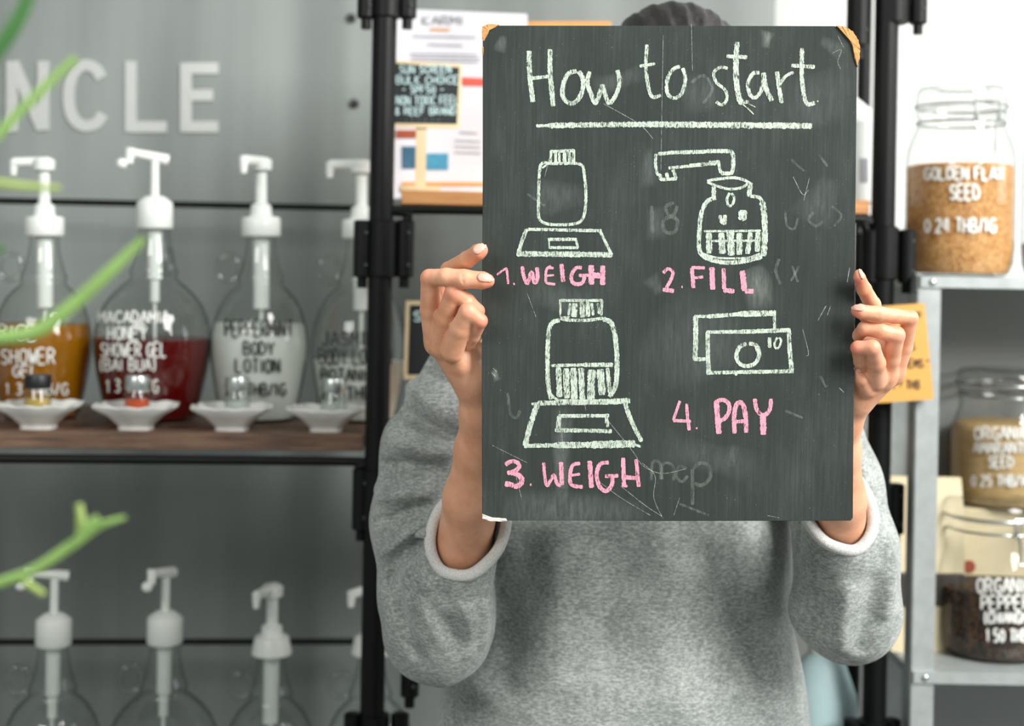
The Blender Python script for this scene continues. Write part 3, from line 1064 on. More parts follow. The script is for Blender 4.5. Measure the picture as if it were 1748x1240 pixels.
# small chalk sign on a stick
sb = on_line(716, 330, 1.985)
sign = thing('chalk_sign', (sb[0], sb[1], ZM), 'small black chalk price sign on a pale wooden stick and foot', 'sign')
k_ = 1.985 / F
put('foot', Mesh().box((sb[0], sb[1], ZM + .0042), (70 * k_, .035, .0084), XD, YD), 'light_wood', sign, smooth=False, bevel=.001)
put('stick', Mesh().box((sb[0] + .001, sb[1], (ZM + .008 + on_line(718, 208, 1.985)[2]) / 2), (18 * k_, .006, on_line(718, 208, 1.985)[2] - ZM - .008), XD, YD), 'light_wood', sign, smooth=False)
card('sign_frame', 1.978, [(664, 217), (668, 103), (789, 110), (785, 219)], .006, 'light_wood', sign, 'pale wooden border')
card('black_card', 1.9775, [(668, 210), (672, 108), (784, 115), (780, 212)], .004, 'black_card', sign)
fm = flatmap(1.9765)
m = Mesh()
for tx, a, b, y0, y1 in [('SUN SCREEN', 682, 770, 111, 127), ('BULK CHOICE', 677, 783, 129, 145), ('- SPF50 -', 686, 758, 146, 161), ('NON TOXIC FEEL', 677, 783, 163, 181), ('& REEF BRAND', 675, 778, 183, 198), ('......', 690, 752, 203, 207)]:
    write(m, tx, a, b, y0 + 1, y1 - 2, 2.0, fm, .0002)
put('chalk_writing', m, 'sign_chalk', sign, smooth=False)

# white cartons at the right end of the middle board
cb = on_line(1482, 340, 2.02)
zc = ZM
carton = thing('white_carton', (cb[0], cb[1], zc), 'white gable-topped carton between the chalkboard and the right post', 'carton')
kk = 2.02 / F
wz = on_line(1480, 215, 2.02)[2]
zt = on_line(1480, 166, 2.02)[2]
W2 = 40 * kk
m = Mesh()
for sx in (-1, 1):
    pass
hx = XD * W2
hy = YD * .035
c0 = np.array([cb[0], cb[1], zc]) - XD * .012
vs = [c0 - hx - hy, c0 + hx * .62 - hy, c0 + hx * .62 + hy, c0 - hx + hy]
vs2 = [v + np.array([0, 0, wz - zc]) for v in vs]
put('carton_body', m.add(vs + vs2, [(0, 3, 2, 1), (4, 5, 6, 7), (0, 1, 5, 4), (1, 2, 6, 5), (2, 3, 7, 6), (3, 0, 4, 7)]), 'white_plastic', carton, smooth=False)
m = Mesh()
e = [v + np.array([0, 0, .0005]) for v in vs2]
e = [e[0] - XD * .004, e[1] + XD * .008, e[2] + XD * .008, e[3] - XD * .004]
tp_ = [c0 - hx * .55 + np.array([0, 0, zt - zc]), c0 - hx * .25 + np.array([0, 0, zt - zc])]
put('gable_top', m.add(e + tp_, [(0, 1, 5, 4), (2, 3, 4, 5), (1, 2, 5), (3, 0, 4), (0, 3, 2, 1)]), 'white_plastic', carton, smooth=False)
card('grey_label', 1.984, [(1468, 312), (1468, 270), (1482, 270), (1482, 312)], .001, 'grey_print', carton)

# black framed sign behind the raised hand
sb = on_line(728, 560, 2.02)
z0 = ZM2
fs_ = thing('framed_sign', (sb[0], sb[1], z0), 'small black sign with a cream frame behind the hand at left', 'sign')
pb = zpy(z0, 2.02, 728)
put('sign_post', Mesh().box((sb[0], sb[1] + .004, (z0 + on_line(728, 640, 2.02)[2]) / 2), (.016, .006, on_line(728, 640, 2.02)[2] - z0), XD, YD), 'light_wood', fs_, smooth=False)
put('foot', Mesh().box((sb[0], sb[1] + .004, z0 + .004), (.05, .03, .008), XD, YD), 'light_wood', fs_, smooth=False)
card('cream_frame', 2.02, [(689, 648), (693, 514), (790, 514), (788, 648)], .007, 'light_wood', fs_)
card('black_card', 2.0192, [(696, 640), (700, 521), (784, 521), (781, 640)], .004, 'black_card', fs_)
m = Mesh()
write(m, 'SOAP', 706, 776, 532, 548, 3, flatmap(2.018), .0002)
put('chalk_writing', m, 'sign_chalk', fs_, smooth=False)

# pale blue tub low behind the person
pc = on_line(1400, 1300, 2.02)
tub = thing('blue_tub', (pc[0], pc[1], ZM3), 'pale blue rounded tub low behind the right side of the sweater', 'container')
kb = 2.02 / F
zh = on_line(1400, 1105, 2.02)[2] - ZM3
put('tub_body', Mesh().lathe([(58 * kb, 0), (66 * kb, .004), (68 * kb, zh * .45), (60 * kb, zh * .7), (40 * kb, zh * .9), (22 * kb, zh * .97)], (pc[0], pc[1], ZM3), 40), 'pale_blue_plastic', tub)
put('lid', Mesh().lathe([(24 * kb, zh * .965), (24 * kb, zh * 1.08), (20 * kb, zh * 1.1)], (pc[0], pc[1], ZM3), 30), 'white_plastic', tub)

# ------------------------------------------------------------------ galvanised rack on the right
DR = 1.93
mr = thing('metal_rack', Q(1575, 1240, DR) * np.array([1, 1, 0]), 'galvanised angle-steel rack with two shelves of jars', 'rack')
XA = Q(1562, 800, DR)[0]                       # outer left edge of the front post
XB = XA + .62
KD = DR / F
ztop = Q(1600, 472, DR)[2]
zlow = Q(1600, 1146, DR)[2]
RD = .27
slant = .012


def angle_post(x, y, sx, sy, z1, holes=False):
    m = Mesh()
    m.box((x + sx * 19 * KD, y, z1 / 2), (38 * KD, .003, z1))
    m.box((x, y + sy * .016, z1 / 2), (.003, .032, z1))
    o = put('angle_post', m, 'galvanised', mr, smooth=False)
    mm = Mesh()
    for zz in np.arange(.1, z1, .05):
        mm.lathe([(.0028, 0), (.0028, .0004)], (x + sx * 19 * KD, y - .0022 * sy, zz), 10, axis=(0, -sy, 0))
    if holes:
        put('slot_holes', mm, 'black_plastic', o)
    return o


angle_post(XA, DR, 1, 1, ztop)
angle_post(XB, DR, -1, 1, ztop)
xr = Q(1512, 760, DR + RD)[0]
angle_post(xr, DR + RD, 1, -1, ztop)
angle_post(XB, DR + RD, -1, -1, ztop)
for z, nm, lip in ((ztop, 'top', 19 * KD), (zlow, 'lower', 20 * KD)):
    m = Mesh()
    m.box(((XA + XB) / 2, DR + RD / 2, z - .0015), (XB - XA, RD, .003))
    m.box(((XA + XB) / 2 + .002, DR - .0035, z - lip / 2), (XB - XA, .003, lip))
    m.box(((XA + XB) / 2 + .002, DR + .004, z - lip + .001), (XB - XA, .014, .002))
    m.box((XA + .0035, DR + RD / 2, z - lip / 2), (.002, RD - .03, lip))
    s_ = put('shelf', m, 'galvanised', mr, smooth=False)
    rv = Mesh()
    for xx in (XA + 22 * KD, XB - 22 * KD):
        rv.ball((xx, DR - .005, z - lip * .55), (.0052, .003, .0052), 14, 8)
    put('bolt', rv, 'silver_metal', s_)
m = Mesh().box(((XA + XB) / 2 + .02, DR + RD + .006, (ztop) / 2), (XB - XA - .01, .002, ztop - .01))
put('back_panel', m, 'galvanised_panel', mr, smooth=False)


# swing-top jars
def jar_prof(H, R, neck, shoulder):
    return [(R * .78, 0), (R * .90, H * .02), (R * .97, H * .07), (R, H * .16), (R, H * shoulder), (R * .97, H * (shoulder + .06)), (R * .90, H * (shoulder + .12)), (neck * 1.03, H * (shoulder + .175)), (neck, H * (shoulder + .20)), (neck, H * .83), (neck * 1.05, H * .835), (neck * 1.05, H * .86)]


def swing_jar(px, d, zb, H, R, neck, shoulder, fill, fmat, label, texts, group, bpy_=0, clasp=.25, ink='white_marker', tw=4.2):
    k = d / F
    py = HY - (zb - CAM[2]) / d * F
    cx = Q(px, py, d)[0]
    root = thing('swing_top_jar', (cx, d, zb), label, 'jar', group)
    pr = jar_prof(H, R, neck, shoulder)
    g = Mesh().lathe([(r * k, h * k) for r, h in pr], (cx, d, zb), 56, close=False)
    g.lathe([(.5 * k, 4 * k), (R * .6 * k, 4 * k), (R * .78 * k, 0)], (cx, d, zb), 56, close=False)
    put('glass_body', g, 'jar_glass', root, angle=180)
    fp = [((r - 3.5) * k, max(h, 5) * k) for r, h in pr if h < fill]
    rf = 0
    for (r0, h0), (r1, h1) in zip(pr, pr[1:]):
        if h0 <= fill <= h1:
            rf = r0 + (r1 - r0) * (fill - h0) / (h1 - h0)
    fp.append(((rf - 3.5) * k, (fill - 2) * k))
    fp.append(((rf - 12) * k, (fill + 1.5) * k))
    fp.append((rf * .4 * k, (fill + 3) * k))
    put('dry_goods', Mesh().lathe(fp, (cx, d, zb), 56), fmat, root)
    lid = put('glass_lid', Mesh().lathe([(neck * 1.04 * k, H * .872 * k), (neck * 1.06 * k, H * .90 * k), (neck * 1.04 * k, H * .96 * k), (neck * .97 * k, H * .985 * k), (neck * .6 * k, H * .99 * k), (neck * .5 * k, H * .97 * k), (.5 * k, H * .97 * k)], (cx, d, zb), 56, close=False), 'jar_glass', root, angle=180)
    for h, rr in ((.80, 1.03), (.885, 1.07)):
        pts = [(cx + neck * rr * k * math.cos(a), d + neck * rr * k * math.sin(a), zb + H * h * k) for a in np.linspace(0, 2 * math.pi, 40, endpoint=False)]
        put('wire_band', Mesh().tube(pts, 2.2 * k, 8, closed=True), 'steel_wire', root)
    put('seal', Mesh().lathe([(neck * 1.03 * k, H * .862 * k), (neck * 1.05 * k, H * .866 * k), (neck * 1.03 * k, H * .871 * k)], (cx, d, zb), 40, close=False), 'paper_white', root)
    # clasp: bail loops and lever on the front
    cm = Mesh()
    off = clasp * neck
    yr = d - math.sqrt(max(0, (neck * 1.08) ** 2 - off ** 2)) * k - .002
    for sx in (-1, 1):
        x = cx + (off + sx * 20) * k
        cm.tube([(x, yr, zb + H * .90 * k), (x, yr - .004, zb + H * .85 * k), (x, yr - .003, zb + H * .79 * k)], 2.0 * k, 8, smooth=3)
        x2 = cx + (off + sx * 13) * k
        cm.tube([(x2 + sx * 6 * k, yr - .004, zb + H * .84 * k), (x2, yr - .006, zb + H * .76 * k), (x2, yr - .007, zb + H * .63 * k)], 2.0 * k, 8, smooth=3)
    cm.tube([(cx + (off - 13) * k, yr - .007, zb + H * .63 * k), (cx + (off + 13) * k, yr - .007, zb + H * .63 * k)], 2.2 * k, 8)
    cm.tube([(cx + (off - 20) * k, yr, zb + H * .90 * k), (cx + (off + 20) * k, yr, zb + H * .90 * k)], 2.6 * k, 8)
    put('clasp', cm, 'steel_wire', root)
    if texts:
        fm = cyl_map(cx, d, zb, pr, k, px, bpy_, d)
        for tx, x0, x1, y0, y1 in texts:
            mb = Mesh()
            write(mb, tx, x0, x1, y0, y1, tw, fm, .0004)
            put('lettering', mb, ink, root, smooth=False)
    return root


GR = 'swing-top jars on the metal rack'
d1 = DR + .115
swing_jar(1636, d1, ztop, 326, 91, 72, .60, 188, 'flax_grain', 'swing-top glass jar of golden flax seed on the top shelf', [('GOLDEN FLAX', 1578, 1714, 286, 306), ('SEED', 1622, 1672, 316, 340), ('0.24 THB/1G', 1578, 1700, 373, 396)], GR, 470)
swing_jar(1836, d1, ztop, 326, 91, 72, .60, 60, 'red_grain', 'swing-top glass jar cut by the frame edge, right of the flax seed', [], GR, 470)
d3 = DR + .105
swing_jar(1694, d3, zlow, 266, 96, 80, .52, 116, 'pepper_grain', 'squat swing-top glass jar of dark organic pepper on the lower shelf', [('ORGANIC', 1668, 1762, 988, 1012), ('PEPPER', 1676, 1758, 1018, 1041), ('(CHIANGMAI)', 1680, 1776, 1046, 1064), ('1.50 THB/G', 1684, 1772, 1075, 1096)], GR, 1137, clasp=.30)
# riser carton behind, with the amaranth jar on top
d2 = DR + .205
zr = Q(1700, 868, d2 - .05)[2]
box = thing('riser_box', (Q(1716, 1000, d2)[0], d2 + .0, zlow), 'cream carton with a rust-red dot behind the pepper jar', 'box')
bx = Q(1716, 1000, d2)[0]
put('box_body', Mesh().box((bx, d2, (zlow + zr) / 2), (.17, .115, zr - zlow)), 'paper_cream', box, smooth=False, bevel=.002)
dp = Q(1654, 968, d2 - .058)
put('printed_dot', Mesh().lathe([(11 * d2 / F, 0), (11 * d2 / F, .0006)], (dp[0], d2 - .0578, dp[2]), 28, axis=(0, -1, 0)), 'rust_print', box, smooth=False)
swing_jar(1716, d2 - .005, zr, 232, 94, 78, .50, 138, 'amaranth_grain', 'swing-top glass jar of pale amaranth seed above the pepper jar', [('ORGANIC', 1664, 1756, 730, 750), ('AMARANTH', 1662, 1760, 756, 774), ('SEED', 1688, 1730, 780, 798), ('0.25 THB/1G', 1658, 1758, 812, 830)], GR, 868, clasp=.28, tw=3.6)

# cream paper bag at the rack's left end
db = DR + .13
bagx = Q(1572, 960, db)[0]
bag = thing('paper_bag', (bagx, db, zlow), 'cream paper bag with a dark band standing in for a rod, behind the metal rack post', 'bag')
zb1 = Q(1572, 814, db)[2]
kb = db / F
m = Mesh()
n = 9
vs = []
for j, (zz, dep, ww) in enumerate([(0, .034, 60), (.3, .036, 62), (.7, .030, 62), (.88, .014, 64), (1, .003, 65)]):
    ring = []
    for i in range(n):
        u = -1 + 2 * i / (n - 1)
        ring.append((bagx + u * ww * kb, db - dep * (1 + .08 * math.sin(5 * u + j)), zlow + (zb1 - zlow) * zz))
    for i in range(n):
        u = 1 - 2 * i / (n - 1)
        ring.append((bagx + u * ww * kb, db + dep, zlow + (zb1 - zlow) * zz))
    vs += ring
N = 2 * n
fs = [(j * N + i, j * N + (i + 1) % N, (j + 1) * N + (i + 1) % N, (j + 1) * N + i) for j in range(4) for i in range(N)]
fs += [tuple(reversed(range(N))), tuple(4 * N + i for i in range(N))]
put('bag_body', m.add(vs, fs), 'paper_cream', bag, angle=50)
za, zb_ = Q(1572, 1025, db)[2], Q(1572, 970, db)[2]
put('dark_band', Mesh().box((bagx, db, (za + zb_) / 2), (126 * kb, .080, zb_ - za)), 'rod_dark', bag, smooth=False, bevel=.003)  # dark band added in place of a black shelving rod crossing here

# amber price card hanging on the rack
dc = DR - .012
cardt = thing('price_card', Q(1540, 690, dc), 'amber yellow handwritten price card behind the raised hand at right', 'sign')
quad = [(1476, 690), (1490, 524), (1578, 518), (1594, 682)]
m = Mesh()
fr = [Q(x, y, dc - (.006 if i in (0, 3) else 0)) for i, (x, y) in enumerate(quad)]
bk = [p + np.array([0, .0015, 0]) for p in fr]
put('card_sheet', m.add(fr + bk, [(0, 1, 2, 3), (7, 6, 5, 4), (0, 4, 5, 1), (1, 5, 6, 2), (2, 6, 7, 3), (3, 7, 4, 0)]), 'yellow_card', cardt, smooth=False)


def cmap(px, py, lift=0.0):
    u = (690 - py) / 170.0
    return Q(px, py, dc - .006 * (1 - u) - .0009 - lift)


m = Mesh()
for tx, a, b, y0, y1 in [('BULK SOAP', 1500, 1572, 534, 546), ('SHAMPOO', 1502, 1560, 560, 572), ('& CREAMS', 1500, 1562, 586, 598), ('"ITEMS:"', 1534, 1586, 614, 628), ('1.? THB', 1524, 1570, 650, 664)]:
    write(m, tx, a, b, y0, y1, 2.8, cmap, 0)
put('handwriting', m, 'card_ink', cardt, smooth=False)

# ------------------------------------------------------------------ green plant near the camera on the left
pot = Q(-170, 600, .69)
plant = thing('leafy_plant', (pot[0], .69, 0), 'green narrow-leaved plant reaching in blurred at the left edge', 'plant')
put('pot', Mesh().lathe([(.10, 0), (.105, .01), (.14, .27), (.15, .28), (.15, .31), (.135, .31), (.13, .28), (.01, .27)], (pot[0], .69, 0), 40), 'terracotta', plant)
st = [(pot[0], .69, .26), (pot[0] + .01, .70, .7), (pot[0] - .01, .68, 1.1), (pot[0], .69, 1.4), (pot[0] + .01, .69, 1.62)]
stem = put('main_stem', Mesh().tube(st, [.008, .007, .006, .005, .003], 10, smooth=4), 'plant_dark', plant)
BL = [
    ([(-170, 250), (-60, 150), (20, 50), (62, -40)], [4, 12, 15, 11], .74, 'plant_dark'),
    ([(-170, 380), (-60, 300), (0, 226), (70, 155), (130, 98)], [4, 8, 9, 9, 7], .80, 'plant_green'),
    ([(-170, 300), (-60, 305), (20, 316), (102, 322)], [4, 7, 7, 5], .80, 'plant_pale'),
    ([(-170, 600), (-60, 582), (50, 570), (110, 532), (180, 470), (245, 408)], [4, 12, 13, 12, 11, 7], .80, 'plant_green'),
    ([(-170, 470), (-60, 445), (8, 422)], [4, 10, 5], .80, 'plant_dark'),
    ([(-170, 1060), (-60, 1015), (0, 995), (60, 972), (130, 925), (170, 898), (214, 884)], [4, 9, 9, 9, 9, 7, 4], .82, 'plant_green'),
    ([(132, 925), (138, 890), (134, 860)], [4, 8, 6], .82, 'plant_pale'),
    ([(132, 922), (148, 900), (168, 884)], [5, 9, 7], .815, 'plant_green'),
    ([(30, 985), (48, 998), (76, 1016)], [3, 7, 5], .82, 'plant_pale'),
]
for pts, rr, d, mt in BL:
    d *= .86
    put('leaf_blade', Mesh().tube([Q(x, y, d) for x, y in pts], [r * d / F for r in rr], 10, flat=.45, smooth=5), mt, plant)

# ------------------------------------------------------------------ chalkboard held up by the person
BTL, BTR, BBL, BBR = Q(824, 43, 1.276), Q(1464, 44, 1.276), Q(822, 889, 1.286), Q(1456, 890, 1.286)
BN = np.cross(BTR - BTL, BBL - BTL)
BN /= np.linalg.norm(BN)
if BN[1] > 0:
    BN = -BN                                    # towards the camera
BT = .0045


def bmap(px, py, lift=0.0):
    v = (py - 43) / 846.5
    lx = 824 + (822 - 824) * v
    rx = 1464 + (1456 - 1464) * v
    u = (px - lx) / (rx - lx)
    p = (BTL * (1 - u) + BTR * u) * (1 - v) + (BBL * (1 - u) + BBR * u) * v
    return p + BN * (lift + .00025)


BC = (BBL + BBR) / 2
cb = thing('chalkboard', BC, 'dark chalkboard with chalk drawings titled How to start, held in both hands', 'chalkboard')
# outline with worn corners
outl = [(824, 60), (826, 50), (834, 45), (846, 43.5), (1425, 43.5), (1440, 50), (1452, 62), (1458, 78), (1463, 102), (1461, 300), (1458, 600), (1456, 884), (1452, 889), (1140, 890), (862, 889.5), (838, 887), (823, 879), (822.5, 600), (824, 300)]
m = Mesh()
fr = [bmap(x, y, -.00025) for x, y in outl]
bk = [p - BN * BT for p in fr]
n = len(outl)
m.add(fr + bk, [tuple(range(n)), tuple(reversed(range(n, 2 * n)))] + [(i, i + n, (i + 1) % n + n, (i + 1) % n) for i in range(n)])
put('board_panel', m, 'chalkboard_paint', cb, smooth=False, bevel=.0004)


def chip(pts, lab, mat='fibreboard', t0=.0012, t1=-.0035, name='bare_corner'):
    m = Mesh()
    fr = [bmap(x, y, t0) + BN * random.uniform(-.0004, .0004) for x, y in pts]
    bk = [bmap(x, y, t1) for x, y in pts]
    n = len(pts)
    c = sum(fr) / n + BN * .0006
    m.add(fr + bk + [c], [(i, (i + 1) % n, 2 * n) for i in range(n)] + [tuple(reversed(range(n, 2 * n)))] + [(i, i + n, (i + 1) % n + n, (i + 1) % n) for i in range(n)])
    put(name, m, mat, cb, smooth=False, label=lab)


def jag(pts, a=1.5, sub=4):
    out = []
    for p, q in zip(pts, pts[1:] + pts[:1]):
        for s in range(sub):
            u = s / sub
            out.append((p[0] * (1 - u) + q[0] * u + random.uniform(-a, a) * .6, p[1] * (1 - u) + q[1] * u + random.uniform(-a, a) * .6))
    return out


chip(jag([(1428, 43), (1442, 45), (1455, 52), (1463, 64), (1468, 82), (1467, 96), (1463, 112), (1459, 98), (1456, 80), (1448, 64), (1438, 52)]), 'frayed tan fibre corner')
chip(jag([(823, 46), (832, 41.5), (852, 42), (846, 46), (836, 50), (832, 60), (826, 70), (823, 66)], .8), 'worn tan corner', t0=.0003)
chip(jag([(823.2, 78), (825.5, 80), (825, 94), (823.2, 92)], .3), 'worn tan spot', t0=.0003)
chip(jag([(823, 878), (840, 884), (864, 886), (866, 890.5), (838, 890.5), (824, 886)], .5), 'worn pale corner', 'chip_white', t0=.0003)

c5 = lambda p: (810 + p[0] * .3629, 30 + p[1] * .3629)
c6 = lambda p: (1100 + p[0] * .3789, 30 + p[1] * .3789)
c7 = lambda p: (810 + p[0] * .3708, 440 + p[1] * .3708)
c8 = lambda p: (1100 + p[0] * .3711, 440 + p[1] * .3711)
_l = [0]


def draw(name, mat, conv, sc, strokes, lab, jit=.14):
    m = Mesh()
    for st in strokes:
        w, pts = st[0], st[1]
        _l[0] += 1
        ribbon(m, [conv(p) for p in pts], w * sc, bmap, jitter=jit, step=2.2, sub=6, lift=.00001 * (_l[0] % 20))
    return put(name, m, mat, cb, smooth=False, label=lab)


draw('chalk_lettering', 'chalk_green', c5, .3629, [
    (23, [(257, 155), (258, 235), (265, 320), (275, 396)]), (23, [(355, 148), (355, 250), (362, 330), (370, 415)]), (16, [(262, 285), (350, 275)]),
    (21, [(480, 250), (442, 262), (418, 310), (415, 365), (440, 398), (475, 395), (505, 350), (510, 290), (490, 250)]),
    (20, [(542, 252), (530, 300), (545, 350), (568, 400), (590, 350), (602, 316), (612, 350), (632, 398), (660, 370), (682, 305), (672, 245)]),
], 'pale green chalk word How')
draw('chalk_lettering', 'chalk_green', c6, .3789, [
    (16, [(12, 120), (6, 215), (16, 300), (35, 354), (74, 347)]), (13, [(-22, 217), (48, 206)]),
    (16, [(160, 218), (128, 232), (102, 280), (104, 340), (135, 360), (168, 338), (184, 275), (172, 225)]),
], 'pale green chalk word to')
draw('chalk_lettering', 'chalk_green', c6, .3789, [
    (14, [(375, 226), (340, 222), (312, 248), (325, 290), (362, 322), (372, 362), (350, 390), (322, 376)]),
    (25, [(418, 108), (412, 200), (416, 300), (430, 370), (448, 378)]), (16, [(425, 378), (470, 376)]), (17, [(370, 172), (463, 176)]), (5, [(440, 385), (470, 410), (492, 432)]), (4, [(470, 385), (500, 400)]),
    (17, [(518, 246), (488, 250), (466, 295), (476, 345), (502, 356), (528, 320), (538, 250)]), (21, [(536, 245), (548, 315), (574, 372)]),
    (19, [(597, 240), (606, 310), (618, 382)]), (14, [(608, 300), (635, 262), (672, 243)]),
    (19, [(710, 135), (708, 230), (714, 320), (732, 384), (768, 380)]), (17, [(662, 213), (768, 219)]), (8, [(778, 372), (784, 374)]),
], 'pale green chalk word start')
draw('underline', 'chalk_green', lambda p: p, 1, [(5, [(915, 214), (945, 213)]), (8.5, [(935, 213.5), (1050, 211.5), (1200, 211), (1386, 213)]), (9.5, [(1100, 211), (1386, 213.5)])], None, .22)
sc5 = [
    (15, [(354, 628), (471, 622)]), (12, [(360, 625), (358, 680)]), (15, [(381, 625), (382, 680)]), (12, [(398, 628), (400, 682)]), (18, [(424, 624), (424, 682)]), (14, [(445, 624), (447, 682)]), (15, [(464, 622), (464, 682)]), (13, [(352, 684), (480, 682)]), (7, [(470, 618), (470, 690)]),
    (14, [(352, 684), (325, 680), (308, 700), (303, 780), (301, 870), (304, 940), (335, 965), (395, 971), (460, 968), (498, 955), (518, 915), (524, 830), (518, 750), (508, 695), (478, 683)]), (9, [(340, 688), (318, 705)]),
    (15, [(245, 992), (600, 999)]), (18, [(246, 992), (226, 1040), (206, 1105)]), (24, [(197, 1108), (350, 1109)]), (27, [(350, 1109), (500, 1110)]), (24, [(500, 1110), (650, 1112)]), (14, [(590, 1000), (615, 1050), (646, 1112)]),
    (15, [(345, 1040), (482, 1039)]), (8, [(350, 1038), (351, 1082)]), (14, [(350, 1078), (488, 1079)]), (12, [(477, 1040), (486, 1080)])]
draw('chalk_drawing', 'chalk_green', c5, .3629, sc5, 'chalk drawing of an empty jar on a scale')
draw('chalk_drawing', 'chalk_green', c6, .3789, [
    (15, [(62, 610), (110, 607)]), (17, [(105, 605), (280, 600)]), (18, [(280, 598), (375, 598), (396, 606), (400, 650), (395, 690), (380, 698), (345, 696)]), (14, [(345, 696), (337, 670), (334, 645), (320, 648)]), (22, [(325, 650), (290, 652)]), (17, [(290, 655), (200, 664)]), (13, [(210, 664), (108, 674)]),
    (13, [(52, 610), (50, 655), (58, 700), (74, 704)]), (14, [(72, 702), (72, 728)]), (15, [(70, 726), (146, 722)]), (15, [(143, 722), (128, 680)]), (16, [(100, 695), (104, 722)]),
    (13, [(282, 732), (320, 725), (400, 717), (450, 728), (486, 748)]), (12, [(282, 736), (320, 752), (380, 768), (435, 762), (468, 742)]), (20, [(312, 755), (312, 812)]), (22, [(478, 750), (470, 802)]),
    (19, [(322, 808), (285, 822), (258, 870), (248, 950), (247, 1040), (275, 1076), (340, 1096), (410, 1098), (480, 1086), (530, 1072)]), (26, [(536, 1070), (542, 1000), (542, 930), (538, 870), (530, 825)]), (16, [(535, 830), (515, 805), (475, 800)]),
    (9, [(258, 1056), (320, 1076), (400, 1080), (470, 1076), (528, 1055)]), (10, [(268, 958), (400, 957), (525, 955)]),
    (26, [(290, 965), (292, 1058)]), (28, [(346, 965), (352, 1060)]), (33, [(386, 960), (392, 1068)]), (27, [(427, 965), (428, 1064)]), (22, [(478, 962), (464, 1060)]), (24, [(512, 960), (508, 1050)]), (10, [(300, 1002), (515, 1000)]),
    (12, [(384, 785), (372, 812), (378, 842), (396, 838), (404, 808), (392, 786)]), (36, [(444, 862), (442, 908)]), (12, [(430, 880), (446, 912)]), (16, [(342, 885), (345, 912), (362, 922), (362, 884)]), (16, [(350, 900), (355, 915)]),
], 'chalk drawing of a tap filling a jar')
draw('chalk_drawing', 'chalk_green', c7, .3708, [
    (13, [(389, 193), (590, 193)]), (10, [(394, 193), (397, 272)]), (12, [(587, 193), (583, 262)]), (10, [(395, 271), (440, 270)]), (12, [(440, 206), (433, 262)]), (26, [(462, 206), (458, 270)]), (24, [(496, 200), (496, 272)]), (22, [(522, 200), (522, 268)]), (12, [(540, 205), (546, 262)]), (12, [(566, 206), (574, 255)]),
    (20, [(392, 284), (358, 296), (342, 335), (336, 430), (337, 540), (342, 600), (352, 650)]), (15, [(395, 276), (440, 284), (520, 284), (592, 274)]), (22, [(592, 278), (628, 295), (645, 345), (654, 430), (656, 510), (648, 590), (620, 638)]),
    (12, [(352, 628), (385, 652), (450, 655), (560, 655)]), (14, [(352, 494), (520, 490)]), (20, [(500, 490), (638, 490)]),
    (26, [(386, 502), (392, 640)]), (28, [(422, 506), (425, 645)]), (30, [(455, 504), (460, 648)]), (26, [(490, 504), (496, 652)]), (36, [(540, 512), (534, 652)]), (32, [(578, 510), (588, 630)]), (18, [(612, 504), (622, 620)]),
    (12, [(262, 672), (300, 668)]), (22, [(290, 668), (450, 664)]), (26, [(440, 664), (640, 660)]), (26, [(630, 660), (716, 656)]), (24, [(290, 672), (262, 750), (232, 866)]), (20, [(228, 866), (380, 862)]), (28, [(370, 862), (560, 860)]), (34, [(540, 860), (740, 855)]), (12, [(735, 858), (765, 868)]), (20, [(692, 668), (722, 750), (770, 845)]),
    (17, [(385, 727), (620, 725)]), (20, [(390, 727), (384, 790)]), (18, [(370, 793), (500, 794), (632, 797)]), (17, [(606, 725), (612, 778)]),
], 'chalk drawing of a half-full jar on a scale')
draw('chalk_drawing', 'chalk_green', c8, .3711, [
    (14, [(228, 265), (300, 266)]), (18, [(290, 266), (440, 255)]), (26, [(430, 254), (605, 250)]), (23, [(235, 262), (236, 365), (232, 468)]), (18, [(228, 464), (284, 462)]), (13, [(597, 245), (599, 322)]),
    (16, [(285, 338), (450, 336)]), (20, [(440, 336), (672, 328)]), (20, [(291, 334), (292, 430), (296, 535)]), (16, [(295, 526), (450, 522)]), (18, [(440, 522), (686, 518)]), (20, [(664, 326), (668, 420), (678, 515)]),
    (18, [(470, 392), (440, 405), (422, 445), (435, 480), (470, 495), (510, 480), (528, 440), (515, 400), (480, 390)]), (16, [(440, 400), (425, 430), (428, 470)]), (14, [(510, 398), (526, 440)]), (7, [(412, 520), (420, 536), (432, 524)]),
    (17, [(575, 362), (576, 410)]), (10, [(612, 362), (598, 388), (604, 412), (620, 405), (628, 376), (618, 362)]),
], 'chalk drawing of two banknotes')
draw('chalk_lettering', 'chalk_pink', c7, .3708, [
    (9, [(103, 76), (125, 58), (150, 43)]), (11, [(148, 45), (155, 118)]), (9, [(181, 112), (183, 122)]), (17, [(220, 36), (226, 80), (244, 114), (262, 62), (276, 112), (290, 90), (287, 40)]),
    (12, [(352, 34), (332, 50), (328, 85), (332, 112), (372, 118)]), (10, [(330, 80), (366, 76)]), (12, [(335, 42), (364, 44)]), (19, [(400, 25), (408, 108)]), (17, [(494, 42), (466, 44), (446, 78), (452, 110), (480, 118), (500, 106), (506, 80)]), (15, [(480, 78), (535, 76)]), (26, [(537, 30), (538, 120)]), (24, [(590, 32), (590, 122)]), (26, [(538, 75), (590, 80)]),
], 'pink chalk caption 1. WEIGH')
